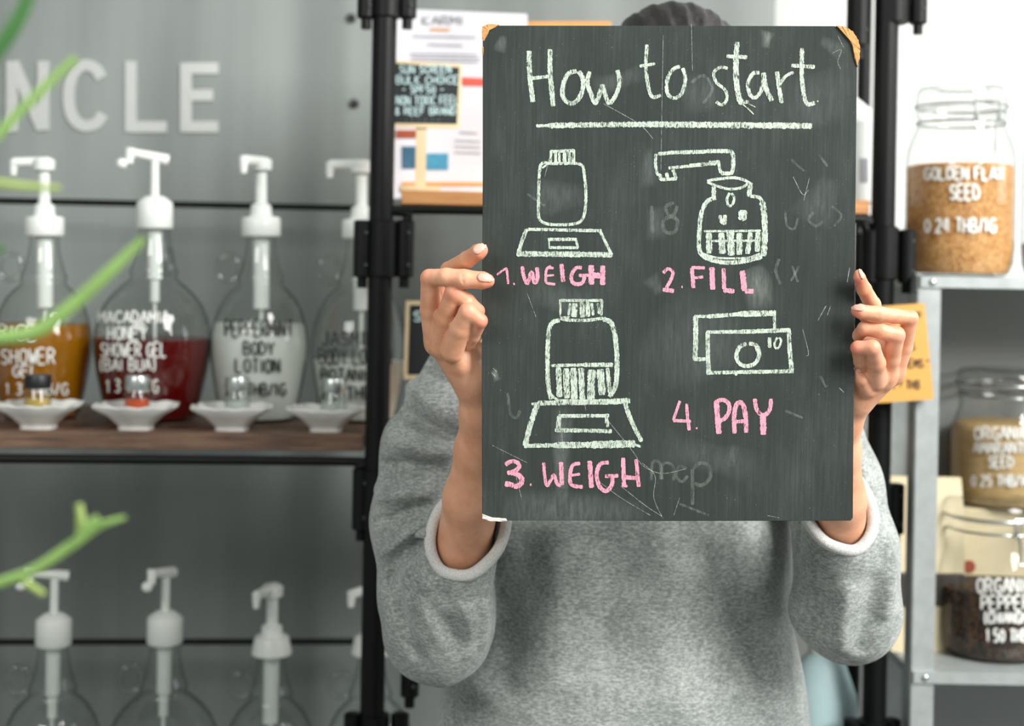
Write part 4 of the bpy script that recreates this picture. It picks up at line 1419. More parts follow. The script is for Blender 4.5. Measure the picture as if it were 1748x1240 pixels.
draw('chalk_lettering', 'chalk_pink', c7, .3708, [
    (19, [(142, 955), (165, 938), (195, 942), (206, 962), (185, 982), (150, 992)]), (24, [(165, 988), (205, 1002), (218, 1028), (205, 1048), (180, 1055)]), (24, [(140, 1040), (180, 1048)]), (13, [(255, 1045), (262, 1046)]),
    (15, [(318, 943), (324, 1010), (334, 1050), (352, 1022), (366, 1000), (380, 1040), (398, 1050)]), (20, [(398, 940), (402, 1048)]), (17, [(487, 946), (452, 955), (440, 1000), (446, 1045), (498, 1056)]), (13, [(442, 1002), (486, 996)]), (22, [(530, 934), (538, 1060)]),
    (19, [(618, 942), (578, 950), (562, 1000), (575, 1052), (605, 1074), (632, 1045), (634, 1008)]), (18, [(600, 1006), (662, 1003)]), (20, [(684, 920), (688, 1055)]), (17, [(744, 926), (756, 1055)]), (19, [(692, 1010), (752, 1015)]), (12, [(684, 1050), (704, 1052)]),
], 'pink chalk caption 3. WEIGH')
draw('chalk_lettering', 'chalk_pink', c8, .3711, [
    (15, [(86, 66), (108, 46), (130, 62), (122, 96), (100, 135)]), (20, [(84, 142), (136, 148)]), (11, [(170, 130), (176, 130)]), (19, [(218, 42), (226, 135)]), (15, [(216, 40), (278, 42)]), (13, [(224, 88), (270, 84)]), (25, [(310, 38), (314, 142)]),
    (19, [(364, 44), (366, 140)]), (22, [(362, 143), (414, 150)]), (27, [(450, 54), (460, 148)]), (22, [(462, 148), (502, 150)]),
], 'pink chalk caption 2. FILL')
draw('chalk_lettering', 'chalk_pink', c8, .3711, [
    (13, [(163, 655), (148, 700), (132, 745)]), (15, [(130, 746), (214, 750)]), (15, [(194, 668), (198, 730), (206, 792)]), (9, [(236, 781), (244, 783)]), (25, [(330, 655), (342, 808)]), (19, [(326, 662), (358, 650), (386, 668), (390, 700), (370, 735), (338, 752)]),
    (21, [(414, 806), (412, 730), (420, 680), (438, 662), (456, 680), (466, 740), (468, 802)]), (17, [(412, 752), (472, 748)]), (18, [(508, 645), (514, 690), (536, 718), (560, 716), (578, 690), (582, 645)]), (28, [(545, 722), (547, 812)]),
], 'pink chalk caption 4. PAY')
# old smudges, half-rubbed writing and scratches
SM = [(34, .40, [(1311, 52), (1308, 66), (1306, 82)]), (46, .22, [(962, 690), (958, 780), (962, 884)]), (60, .14, [(1100, 120), (1060, 136), (1012, 150)]), (50, .30, [(1284, 452), (1292, 480), (1300, 530)]),
      (22, .40, [(842, 630), (850, 650)]), (110, .12, [(900, 480), (960, 510), (1010, 520)]), (90, .13, [(1380, 380), (1420, 300)]), (28, .18, [(1256, 756), (1246, 800)]), (30, .16, [(1106, 250), (1108, 320)]),
      (60, .14, [(1118, 350), (1120, 410)]), (70, .12, [(1160, 160), (1230, 160)]), (24, .22, [(860, 60), (852, 90)]), (170, .10, [(1110, 540), (1200, 600), (1230, 640)]), (70, .18, [(850, 876), (960, 870), (1110, 876)]),
      (120, .10, [(1380, 120), (1400, 220)]), (90, .14, [(900, 340), (1000, 330)]), (110, .10, [(1120, 760), (1300, 800)]), (40, .16, [(1108, 470), (1128, 500)]), (36, .16, [(1400, 66), (1440, 90)])]
for w, al, pts in SM:
    P, _ = catmull([np.array(x, float) for x in pts], [1] * len(pts), 5)
    vs, at, nc = [], [], 7
    for i, c in enumerate(P):
        a_, b_ = P[max(i - 1, 0)], P[min(i + 1, len(P) - 1)]
        tv = (b_ - a_) / np.linalg.norm(b_ - a_)
        nv = np.array([-tv[1], tv[0]])
        u = i / (len(P) - 1)
        for j in range(nc):
            v_ = -1 + 2 * j / (nc - 1)
            vs.append(bmap(*(c + nv * v_ * w * .5 * (.8 + .3 * math.sin(3 * u + w))), .00022))
            at.append(al * (1 - v_ * v_) * min(1, 4 * u * (1 - u) + .0))
    o = put('chalk_smudge', Mesh().add(vs, [(i * nc + j, i * nc + j + 1, (i + 1) * nc + j + 1, (i + 1) * nc + j) for i in range(len(P) - 1) for j in range(nc - 1)]), 'chalk_smudge', cb)
    o.data.attributes.new('fade', 'FLOAT', 'POINT').data.foreach_set('value', at)
draw('rubbed_writing', 'chalk_ghost', lambda p: p, 1, [
    (6, [(1182, 800), (1182, 862)]), (6, [(1183, 800), (1195, 790), (1210, 795), (1212, 815), (1198, 828), (1184, 825)]), (5, [(1112, 820), (1114, 790), (1126, 790), (1128, 818)]), (5, [(1130, 818), (1130, 794), (1142, 790), (1150, 800), (1150, 820)]), (5, [(1172, 800), (1160, 796), (1154, 812), (1164, 822), (1174, 812)]),
    (6, [(1112, 350), (1114, 396)]), (6, [(1150, 344), (1136, 352), (1142, 366), (1156, 374), (1152, 394), (1136, 394), (1132, 376), (1150, 364), (1156, 350)]), (5, [(866, 670), (872, 706), (882, 712), (888, 700)]), (4, [(1340, 360), (1344, 384), (1356, 388), (1362, 370)]), (5, [(1390, 360), (1380, 372), (1392, 384), (1404, 376)]), (4, [(1420, 350), (1436, 366), (1424, 384)]), (5, [(1330, 440), (1324, 460), (1332, 484)]), (4, [(1352, 452), (1362, 480)]), (4, [(1364, 452), (1350, 478)]),
    (4, [(1350, 270), (1372, 290)]), (4, [(1398, 262), (1412, 282)]), (5, [(1180, 140), (1200, 128), (1216, 150), (1200, 176)]), (4, [(1400, 640), (1410, 660)]), (4, [(1160, 860), (1210, 880)]), (4, [(1340, 700), (1370, 712)]), (4, [(900, 330), (930, 350)])
], 'half-rubbed old chalk marks', .2)['kind'] = 'stuff'
draw('scratches', 'chalk_scratch', lambda p: p, 1, [
    (1.0, [(1040, 720), (1080, 770), (1098, 795), (1130, 808), (1170, 800)]), (1.0, [(1060, 830), (1100, 862), (1130, 882)]), (.9, [(1096, 790), (1118, 812), (1116, 850), (1132, 886)]), (.9, [(1020, 820), (1060, 850), (1110, 880)]), (1.0, [(940, 260), (930, 300)]), (1.1, [(1030, 176), (1090, 210), (1115, 236)]), (.9, [(1382, 300), (1372, 340)]), (1.0, [(1430, 60), (1440, 80)]), (1.2, [(1410, 520), (1396, 545)]), (1.2, [(1450, 455), (1446, 480)]), (1.2, [(1412, 536), (1418, 520)]), (.9, [(900, 500), (915, 540)]),
    (.8, [(1132, 60), (1128, 290)]), (1.3, [(1432, 660), (1440, 668)]), (.9, [(840, 760), (900, 790)]), (.8, [(1180, 40), (1182, 120)]), (1.0, [(1370, 560), (1380, 600), (1376, 606)]), (.8, [(955, 700), (962, 770)]), (.8, [(990, 640), (1000, 700)]), (2.0, [(842, 628), (848, 634)]), (2.0, [(840, 636), (846, 642)]), (1.2, [(1354, 300), (1370, 330), (1380, 322)]),
    (.8, [(1160, 850), (1150, 880)]), (.8, [(1310, 880), (1330, 884)]), (.8, [(880, 810), (890, 850)]), (.8, [(1420, 90), (1436, 84), (1430, 104), (1436, 118)])
], 'thin pale scratches', .3)['kind'] = 'stuff'

# ------------------------------------------------------------------ distance-field modelling for the figure
class Field:
    def __init__(self, lo, hi, h):
        self.lo = np.minimum(lo, hi).astype(float)
        hi = np.maximum(lo, hi).astype(float)
        self.h = h
        self.n = np.ceil((hi - self.lo) / h).astype(int) + 1
        self.ax = [(self.lo[i] + h * np.arange(self.n[i])).astype(np.float32) for i in range(3)]
        self.f = np.full(self.n, 0.2, np.float32)

    def like(self):
        g = Field.__new__(Field)
        g.lo, g.h, g.n, g.ax = self.lo, self.h, self.n, self.ax
        g.f = np.full(self.n, 0.2, np.float32)
        return g

    def sub(self, lo, hi):
        s = []
        for i in range(3):
            a = int(np.clip(math.floor((lo[i] - self.lo[i]) / self.h), 0, self.n[i] - 1))
            b = int(np.clip(math.ceil((hi[i] - self.lo[i]) / self.h) + 1, a + 1, self.n[i]))
            s.append(slice(a, b))
        s = tuple(s)
        return s, self.ax[0][s[0]][:, None, None], self.ax[1][s[1]][None, :, None], self.ax[2][s[2]][None, None, :]

    def mix(self, s, g, k, op='u'):
        a = self.f[s]
        if op == 'd':
            g = -g
            if k <= 0:
                self.f[s] = np.maximum(a, g)
            else:
                t_ = np.clip(0.5 - 0.5 * (g - a) / k, 0, 1)
                self.f[s] = a * t_ + g * (1 - t_) + k * t_ * (1 - t_)
            return
        if k <= 0:
            self.f[s] = np.minimum(a, g)
        else:
            t_ = np.clip(0.5 + 0.5 * (g - a) / k, 0, 1)
            self.f[s] = g * (1 - t_) + a * t_ - k * t_ * (1 - t_)

    def cap(self, a, b, ra, rb, k=0.004, op='u', ys=1.0):
        a, b = np.array(a, float), np.array(b, float)
        m = max(ra, rb) + k + 4 * self.h
        mm = np.array([m, m, m])
        s, X, Y, Z = self.sub(np.minimum(a, b) - mm, np.maximum(a, b) + mm)
        d = (b - a) * np.array([1, ys, 1])
        dd = float(d @ d) + 1e-12
        px, py, pz = X - a[0], (Y - a[1]) * ys, Z - a[2]
        t_ = np.clip((px * d[0] + py * d[1] + pz * d[2]) / dd, 0, 1)
        g = np.sqrt((px - t_ * d[0]) ** 2 + (py - t_ * d[1]) ** 2 + (pz - t_ * d[2]) ** 2) - (ra + (rb - ra) * t_)
        self.mix(s, g.astype(np.float32), k, op)

    def chain(self, pts, rads, k=0.004, op='u', ys=1.0):
        for i in range(len(pts) - 1):
            self.cap(pts[i], pts[i + 1], rads[i], rads[i + 1], k, op, ys)

    def ell(self, c, r, k=0.004, op='u', rot=None):
        c, r = np.array(c, float), np.array(r, float)
        m = float(r.max()) + k + 4 * self.h
        s, X, Y, Z = self.sub(c - m, c + m)
        x, y, z = X - c[0], Y - c[1], Z - c[2]
        if rot is not None:
            R_ = np.array(rot)
            x, y, z = (R_[0, 0] * x + R_[0, 1] * y + R_[0, 2] * z, R_[1, 0] * x + R_[1, 1] * y + R_[1, 2] * z, R_[2, 0] * x + R_[2, 1] * y + R_[2, 2] * z)
        k0 = np.sqrt((x / r[0]) ** 2 + (y / r[1]) ** 2 + (z / r[2]) ** 2)
        k1 = np.sqrt((x / r[0] ** 2) ** 2 + (y / r[1] ** 2) ** 2 + (z / r[2] ** 2) ** 2) + 1e-9
        self.mix(s, (k0 * (k0 - 1) / k1).astype(np.float32), k, op)

    def union(self, o, k=0.0):
        self.mix((slice(None),) * 3, o.f, k)

    def mesh(self):
        f = self.f
        ins = f < 0
        nx, ny, nz = f.shape
        cs = (slice(0, -1), slice(1, None))
        cnt = np.zeros((nx - 1, ny - 1, nz - 1), np.int8)
        for i in (0, 1):
            for j in (0, 1):
                for k in (0, 1):
                    cnt += ins[cs[i], cs[j], cs[k]]
        act = (cnt > 0) & (cnt < 8)
        idx = np.argwhere(act)
        vid = np.full(act.shape, -1, np.int64)
        vid[act] = np.arange(len(idx))
        acc = np.zeros((len(idx), 3))
        c_ = np.zeros(len(idx))
        corners = [(0, 0, 0), (1, 0, 0), (0, 1, 0), (1, 1, 0), (0, 0, 1), (1, 0, 1), (0, 1, 1), (1, 1, 1)]
        for a in range(8):
            for ax in range(3):
                if corners[a][ax]:
                    continue
                q = list(corners[a])
                q[ax] = 1
                A = f[tuple((idx + corners[a]).T)]
                B = f[tuple((idx + q).T)]
                m = (A < 0) != (B < 0)
                tt = np.where(m, A / np.where(m, A - B, 1), 0)
                pos = np.array(corners[a], float)[None, :].repeat(len(idx), 0)
                pos[:, ax] = tt
                acc += pos * m[:, None]
                c_ += m
        V = self.lo + (idx + acc / c_[:, None]) * self.h
        quads = []
        for ax in range(3):
            s0 = [slice(1, -1)] * 3
            s1 = [slice(1, -1)] * 3
            s0[ax] = slice(0, -1)
            s1[ax] = slice(1, None)
            A, B = ins[tuple(s0)], ins[tuple(s1)]
            e = np.argwhere(A != B)
            off = [1, 1, 1]
            off[ax] = 0
            e_ = e + off
            o1, o2 = [(1, 2), (2, 0), (0, 1)][ax]
            u = np.zeros(3, int)
            u[o1] = 1
            w = np.zeros(3, int)
            w[o2] = 1
            g = lambda p: vid[tuple(p.T)]
            qd = np.stack([g(e_ - u - w), g(e_ - w), g(e_), g(e_ - u)], 1)
            fl = ~A[tuple(e.T)]
            qd[fl] = qd[fl][:, ::-1]
            quads.append(qd)
        Fq = np.concatenate(quads)
        Fq = Fq[(Fq >= 0).all(1)]
        return V, Fq


def blend(fld, p0, p1, amp, w, y0=0.0, y1=9.0):
    """a fold: a soft ridge (amp > 0) or furrow along the line p0-p1, on the front of the cloth"""
    a, b = np.array(p0, float), np.array(p1, float)
    m = 3 * w
    lo, hi = np.minimum(a, b) - m, np.maximum(a, b) + m
    s, X, Y, Z = fld.sub((lo[0], y0, lo[2]), (hi[0], y1, hi[2]))
    d = b - a
    dd = d[0] ** 2 + d[2] ** 2 + 1e-9
    t_ = np.clip(((X - a[0]) * d[0] + (Z - a[2]) * d[2]) / dd, 0, 1)
    r2 = (X - a[0] - t_ * d[0]) ** 2 + (Z - a[2] - t_ * d[2]) ** 2
    env = 0.35 + 0.65 * np.sin(np.pi * (0.1 + 0.8 * t_))
    fld.f[s] -= (amp * env * np.exp(-r2 / (w * w))).astype(np.float32) * np.ones_like(Y)


def crease(fld, pts, amp, w, y0, y1):
    """one continuous fold along a smooth line: thin at its ends, widest in the middle"""
    P, _ = catmull([np.array(p_, float) for p_ in pts], [1] * len(pts), 5)
    P = np.array(P)
    m = 3 * w
    lo, hi = P.min(0) - m, P.max(0) + m
    s, X, Y, Z = fld.sub((lo[0], y0, lo[2]), (hi[0], y1, hi[2]))
    best = np.full((X.shape[0], 1, Z.shape[2]), 1e9)
    tt = np.zeros_like(best)
    n = len(P) - 1
    for i in range(n):
        a, d = P[i], P[i + 1] - P[i]
        t_ = np.clip(((X - a[0]) * d[0] + (Z - a[2]) * d[2]) / (d[0] ** 2 + d[2] ** 2 + 1e-12), 0, 1)
        r2 = (X - a[0] - t_ * d[0]) ** 2 + (Z - a[2] - t_ * d[2]) ** 2
        k = r2 < best
        best = np.where(k, r2, best)
        tt = np.where(k, (i + t_) / n, tt)
    env = np.sin(np.pi * np.clip(tt, 0, 1)) ** .5
    fld.f[s] -= (amp * env * np.exp(-best / (w * w * (.6 + .4 * env) ** 2))).astype(np.float32) * np.ones_like(Y)


px2m = lambda r, d: r * d / F


# ------------------------------------------------------------------ the person
person = thing('person', (Q(1090, 1200, 1.60)[0], 1.62, 0), 'person in a grey sweatshirt with rolled white cuffs holding a chalkboard before the face', 'person')


def A(l):
    return [Q(x, y, d) for x, y, d, _ in l], [px2m(r, d) for _, _, d, r in l]


def build_hand(spec, lo, hi, h=0.0013):
    fl = Field(lo, hi, h)
    pts, rr = A(spec['arm'])
    fl.chain(pts, rr, .010)
    for a, b in spec['palm']:
        p, r = A([a, b])
        fl.cap(p[0], p[1], r[0], r[1], .008)
    fing = fl.like()
    for ch in spec['fingers']:
        one = fl.like()
        p, r = A(ch)
        one.chain(p, r, .0022)
        fing.union(one, .0010)
    fl.union(fing, .0035)
    for a, b in spec.get('creases', []):
        p, r = A([a, b])
        fl.cap(p[0], p[1], r[0], r[1], .0016, 'd')
    return fl.mesh()


left = dict(
    arm=[(768, 1020, 1.485, 40), (790, 935, 1.432, 47), (806, 850, 1.39, 47), (816, 770, 1.362, 38), (822, 705, 1.338, 35), (820, 660, 1.325, 36)],
    palm=[((752, 588, 1.305, 20), (808, 655, 1.322, 34)), ((770, 598, 1.300, 21), (812, 640, 1.315, 34)), ((740, 578, 1.312, 15), (800, 640, 1.33, 28)), ((800, 600, 1.318, 24), (818, 650, 1.33, 32)), ((758, 500, 1.335, 15), (790, 590, 1.335, 26)), ((748, 500, 1.315, 15), (790, 480, 1.30, 13)), ((775, 560, 1.31, 20), (812, 560, 1.315, 20)), ((752, 500, 1.300, 12), (752, 560, 1.305, 14))],
    fingers=[
        [(745, 560, 1.33, 19), (750, 505, 1.325, 17), (766, 461, 1.300, 14), (797, 444, 1.274, 14.5), (817, 430, 1.263, 13.5), (822, 427, 1.2625, 11)],     # thumb
        [(744, 588, 1.310, 20), (735, 530, 1.294, 18), (733, 475, 1.278, 15), (762, 473.5, 1.268, 15.5), (792, 476.5, 1.2635, 16.5), (825, 479, 1.2640, 14.5), (833, 480, 1.2645, 11.5)],   # index
        [(752, 592, 1.298, 20), (759, 545, 1.284, 17.5), (775, 500, 1.270, 16), (797, 514, 1.272, 13.5), (815, 531, 1.278, 12), (818, 560, 1.302, 10)],   # middle
        [(772, 600, 1.288, 20), (785, 562, 1.273, 18), (799, 533, 1.263, 15.5), (820, 548, 1.2655, 12), (808, 574, 1.282, 11.5), (802, 588, 1.294, 10)],     # ring
        [(790, 622, 1.302, 20), (808, 602, 1.304, 15), (826, 598, 1.312, 11), (822, 612, 1.320, 10)],    # little finger
    ],
    creases=[((788, 598, 1.262, 1.5), (806, 606, 1.268, 1.5)), ((794, 437, 1.258, .8), (799, 452, 1.258, .8)), ((789, 468, 1.2555, .8), (790, 484, 1.2555, .8))],
)
right = dict(
    arm=[(1450, 1010, 1.485, 40), (1438, 925, 1.437, 44), (1430, 850, 1.395, 45), (1428, 770, 1.362, 38), (1436, 715, 1.338, 34), (1448, 685, 1.325, 34)],
    palm=[((1530, 636, 1.308, 15), (1458, 680, 1.325, 32)), ((1510, 640, 1.300, 19), (1462, 672, 1.318, 32)), ((1490, 636, 1.296, 20), (1458, 660, 1.312, 30)), ((1508, 572, 1.335, 14), (1490, 620, 1.335, 24)), ((1500, 600, 1.31, 18), (1530, 600, 1.31, 14)), ((1470, 584, 1.302, 13), (1505, 588, 1.306, 16)), ((1478, 540, 1.30, 12), (1520, 550, 1.31, 13))],
    fingers=[
        [(1504, 585, 1.335, 17), (1497, 552, 1.320, 14), (1489, 520, 1.298, 14), (1475, 494, 1.276, 12.5), (1467, 473, 1.268, 9.5), (1465.5, 467, 1.2675, 7)],    # thumb
        [(1526, 642, 1.310, 16), (1543, 592, 1.296, 14.5), (1554, 543, 1.280, 13), (1527, 540, 1.273, 12.5), (1498, 536, 1.266, 13.2), (1468, 532, 1.264, 12), (1462, 531, 1.2645, 9.5)],    # index
        [(1511, 650, 1.304, 17), (1521, 612, 1.289, 15.5), (1530, 572, 1.273, 14.5), (1504, 566, 1.269, 13), (1476, 561, 1.272, 12), (1458, 580, 1.290, 10)],   # middle
        [(1495, 650, 1.294, 18), (1496, 620, 1.277, 15.5), (1489, 594, 1.262, 13.5), (1464, 594, 1.2665, 11.5), (1468, 618, 1.281, 10.5), (1470, 632, 1.292, 9.5)],    # ring
        [(1480, 664, 1.298, 16), (1470, 648, 1.288, 11), (1464, 636, 1.288, 8)],
    ],
    creases=[((1478, 640, 1.268, 1.2), (1492, 628, 1.262, 1.2)), ((1500, 526, 1.2585, .8), (1501, 546, 1.2585, .8))],
)
Vl, Fl = build_hand(left, Q(690, 1060, 1.24) - .0, Q(880, 400, 1.24) * np.array([1, 0, 1]) + np.array([.02, 1.51, 0]))
Vr, Fr = build_hand(right, Q(1365, 1060, 1.24), Q(1580, 440, 1.24) * np.array([1, 0, 1]) + np.array([.03, 1.51, 0]))

# head, neck, trunk, legs of the same body
HD = 1.575
hc = Q(1150, 196, HD)
lo = np.array([hc[0] - .34, 1.44, -0.01])
hi = np.array([hc[0] + .30, 1.84, hc[2] + .14])
bf = Field(lo, hi, .0060)
bf.ell(hc, (.072, .092, .098), .01)
bf.ell(hc + np.array([0, -.018, -.055]), (.056, .068, .062), .03)
bf.ell(hc + np.array([0, -.045, -.092]), (.030, .030, .024), .02)
bf.cap(hc + np.array([0, -.088, .002]), hc + np.array([0, -.104, -.034]), .007, .012, .010)
for sx in (-1, 1):
    bf.ell(hc + np.array([sx * .074, .008, -.012]), (.007, .016, .030), .004)
    bf.ell(hc + np.array([sx * .030, -.088, .000]), (.013, .008, .009), .006, 'd')
neck = hc + np.array([0, .015, -.10])
chest = Q(1085, 640, 1.60)
bf.cap(neck, np.array([neck[0] - .01, 1.61, chest[2] + .10]), .052, .055, .02)
sl, sr = Q(820, 665, 1.57), Q(1370, 700, 1.57)
bf.cap(np.array([neck[0], 1.61, chest[2] + .06]), sl, .05, .034, .02)
bf.cap(np.array([neck[0], 1.61, chest[2] + .06]), sr, .05, .034, .02)
bc = chest * np.array([1, 0, 0])
for z0, z1, ra, rb in ((chest[2], chest[2] - .25, .13, .115), (chest[2] - .25, .88, .115, .14)):
    bf.cap((chest[0], 1.61, z0 - .05), (chest[0], 1.61, z1 - .0), ra, rb, .03, 'u', 1.5)
el, er = Q(770, 1010, 1.47), Q(1450, 1010, 1.47)
bf.chain([sl, Q(745, 800, 1.545), Q(738, 900, 1.53), Q(755, 1020, 1.492)], [.034, .030, .030, .028], .01)
bf.chain([sr, Q(1415, 830, 1.545), Q(1445, 940, 1.515), Q(1450, 1020, 1.488)], [.034, .030, .030, .028], .01)
for sx in (-1, 1):
    hx_ = chest[0] + sx * .085
    bf.chain([(hx_, 1.62, .86), (hx_ + sx * .01, 1.60, .47), (hx_ + sx * .015, 1.63, .08)], [.085, .055, .035], .02)
    bf.cap((hx_ + sx * .015, 1.65, .045), (hx_ + sx * .03, 1.50, .03), .034, .026, .02)
Vb, Fb = bf.mesh()
V = np.concatenate([Vb, Vl, Vr])
Fa = np.concatenate([Fb, Fl + len(Vb), Fr + len(Vb) + len(Vl)])
put('body', (V, Fa), 'skin', person, angle=180)


from mathutils.bvhtree import BVHTree
bvh = BVHTree.FromPolygons([Vector(v_) for v_ in np.concatenate([Vl, Vr])], np.concatenate([Fl, Fr + len(Vl)]).tolist())


def nail(cx_, cy_, ang, L, W, tip=True):
    """nail plate laid on the finger; centre, angle and half sizes in photo pixels"""
    ca, sa = math.cos(math.radians(ang)), math.sin(math.radians(ang))
    nu, nv = 9, 9
    vs, fs = [], []
    last = None
    for i in range(nu):
        u = -1 + 2 * i / (nu - 1)
        for j in range(nv):
            v_ = -1 + 2 * j / (nv - 1)
            ww = W * (1 - .30 * max(0, -u) ** 3 - .22 * max(0, u) ** 4)
            lx, ly = u * L * (1 - .18 * v_ * v_), v_ * ww
            P = Q(cx_ + lx * ca - ly * sa, cy_ + lx * sa + ly * ca, 1.2)
            dr = Vector(P - CAM).normalized()
            loc, nor, _, _ = bvh.ray_cast(Vector(CAM), dr)
            if loc is None or loc[1] > 1.285:
                loc, nor = last if last else (Vector(P * 1.05), Vector((0, -1, 0)))
            last = (loc, nor)
            vs.append(np.array(loc) + np.array(nor) * (.00045 + .0003 * (1 - v_ * v_)))
    for i in range(nu - 1):
        for j in range(nv - 1):
            fs.append((i * nv + j, (i + 1) * nv + j, (i + 1) * nv + j + 1, i * nv + j + 1))
    o = put('fingernail', Mesh().add(vs, fs), 'nail', person, angle=180, solid=.0005)
    if tip:
        k0 = (nu - 2) * nv
        vs2 = [v + np.array([0, -.00030, 0]) for v in vs[k0:]]
        vs2 = [vs2[j] * .45 + vs2[nv + j] * .55 for j in range(nv)] + vs2[nv:]
        put('nail_edge', Mesh().add(vs2, [(j, nv + j, nv + j + 1, j + 1) for j in range(nv - 1)]), 'nail_tip', o, angle=180, solid=.0004)


nail(829, 474, 3, 14, 7.5)
nail(818, 424, -36, 12, 7.5)
nail(1465, 525, 188, 11, 6)
nail(1470, 468, 252, 9, 2.6)
nail(1466, 633, 190, 4, 3, tip=False)

body = [c for c in person.children if c.name.startswith('body')][0]
tips = [Q(x, y, d) for x, y, d in ((832, 482, 1.262), (822, 432, 1.262), (825, 548, 1.264), (816, 530, 1.276), (1458, 533, 1.262), (1466, 480, 1.268), (1458, 594, 1.265), (1560, 542, 1.28), (1494, 592, 1.26), (1536, 568, 1.27), (730, 470, 1.276), (776, 498, 1.262), (800, 530, 1.255))]
wt = np.zeros(len(V))
for i, t_ in enumerate(tips):
    wt = np.maximum(wt, (.85 if i < 7 else .35) * np.exp(-((V - t_) ** 2).sum(1) / .0085 ** 2))
body.data.attributes.new('blush', 'FLOAT', 'POINT').data.foreach_set('value', wt.astype(np.float32))

# face and hair behind the board
for sx in (-1, 1):
    e = put('eyeball', Mesh().ball(hc + np.array([sx * .030, -.078, .000]), .0115), 'eye_white', person, angle=180)
    put('iris', Mesh().ball(hc + np.array([sx * .030, -.0882, .000]), (.0050, .0022, .0050), 16, 8), 'iris', e, angle=180)
put('lips', Mesh().ball(hc + np.array([0, -.088, -.066]), (.020, .008, .006)), 'lips', person, angle=180)
hf = Field(hc + np.array([-.12, -.10, -.16]), hc + np.array([.12, .15, .16]), .0035)
hf.ell(hc + np.array([0, .012, .018]), (.093, .100, .108), .01)
hf.ell(hc + np.array([0, .045, -.05]), (.080, .070, .10), .03)
hf.ell(hc + np.array([0, -.070, -.045]), (.058, .075, .090), .008, 'd')
s, X, Y, Z = hf.sub(hf.lo, hf.lo + hf.n * hf.h)
ang = np.arctan2(X - hc[0], (Z - hc[2] + .1))
hf.f += (.0012 * np.sin(ang * 60 + Y * 60) + .0007 * np.sin(ang * 131 + Y * 25)).astype(np.float32)
Vh, Fh = hf.mesh()
put('hair', (Vh, Fh), 'hair', person, angle=180)

# sweatshirt
LA, LB = Q(742, 1078, 1.485), Q(799, 906, 1.412)        # left sleeve axis: elbow to opening
RA_, RB_ = Q(1452, 1050, 1.475), Q(1427, 862, 1.405)
flo = np.array([Q(600, 900, 1.5)[0], 1.36, .72])
fhi = np.array([Q(1580, 900, 1.5)[0], 1.78, Q(900, 440, 1.6)[2]])
sw = Field(flo, fhi, .0036)
# trunk
zt_ = chest[2] + .02
def tz(px, py):
    return Q(px, py, 1.60)
sw.cap((tz(1100, 700)[0], 1.605, tz(1100, 700)[2]), (tz(1085, 940)[0], 1.605, tz(1085, 940)[2]), .150, .168, .03, 'u', 1.45)
sw.cap((tz(1085, 940)[0], 1.605, tz(1085, 940)[2]), (tz(1066, 1240)[0], 1.610, tz(1066, 1240)[2]), .168, .203, .03, 'u', 1.55)
sw.cap((tz(1066, 1240)[0], 1.610, tz(1066, 1240)[2]), (tz(1066, 1320)[0], 1.610, tz(1066, 1320)[2]), .203, .170, .03, 'u', 1.55)
sw.cap((neck[0], 1.605, zt_ + .06), Q(815, 668, 1.575), .060, .060, .05)
sw.cap((neck[0], 1.605, zt_ + .06), Q(1378, 715, 1.575), .060, .055, .05)
# left sleeve: upper arm and elbow bag
arm = sw.like()
p, r = A([(815, 660, 1.57, 96), (742, 770, 1.545, 88), (728, 890, 1.525, 92), (744, 1020, 1.495, 94), (758, 1072, 1.480, 90)])
arm.chain(p, r, .015)
sw.union(arm, .010)
arm = sw.like()
p, r = A([(1372, 720, 1.57, 90), (1420, 830, 1.54, 82), (1445, 940, 1.51, 84), (1446, 1035, 1.475, 92)])
arm.chain(p, r, .015)
sw.union(arm, .010)


def forearm_sleeve(a, b, ra, rb, nrm, over=.07):
    ax_ = (b - a) / np.linalg.norm(b - a)
    nrm = np.array(nrm, float)
    nrm /= np.linalg.norm(nrm)
    e = b + ax_ * over
    g = sw.like()
    g.cap(a, b, ra, rb, .0)
    g.cap(b, e, rb, rb, .0)
    X, Y, Z = sw.ax[0][:, None, None], sw.ax[1][None, :, None], sw.ax[2][None, None, :]
    pl = ((X - b[0]) * nrm[0] + (Y - b[1]) * nrm[1] + (Z - b[2]) * nrm[2]).astype(np.float32)
    g.f = np.maximum(g.f, pl)
    # loop where the tube meets the cutting plane
    h1 = np.cross(ax_, [1.0, 0, 0])
    h1 /= np.linalg.norm(h1)
    h2 = np.cross(ax_, h1)
    loop = []
    for th in np.linspace(0, 2 * math.pi, 48, endpoint=False):
        q = b + h1 * rb * math.cos(th) + h2 * rb * math.sin(th)
        tt = -((q - b) @ nrm) / (ax_ @ nrm)
        loop.append(q + ax_ * tt)
    return g, loop, (ax_, e)


gL, loopL, (axL, eL) = forearm_sleeve(LA, LB, px2m(90, 1.47), px2m(61, 1.40), (-.06, -.93, .36))
gR, loopR, (axR, eR) = forearm_sleeve(RA_, RB_, px2m(84, 1.47), px2m(59, 1.40), (.08, -.93, .36))
sw.union(gL, .006)
sw.union(gR, .006)
# hollow of the openings
for (b, ax_, ra, nrm) in ((LB, axL, px2m(55, 1.40), (-.06, -.93, .36)), (RB_, axR, px2m(53, 1.40), (.08, -.93, .36))):
    sw.cap(b - ax_ * .055, b + ax_ * .16, ra * .9, ra * 1.0, .004, 'd')
# neck opening
sw.cap((neck[0], 1.59, neck[2] - .03), (neck[0], 1.585, neck[2] + .2), .062, .07, .004, 'd')


def fold(l, amp, w, y0=1.30, y1=1.56):
    crease(sw, [Q(a[0], a[1], 1.45) for a in l], amp * 3.0, w * 1.0, y0, y1)


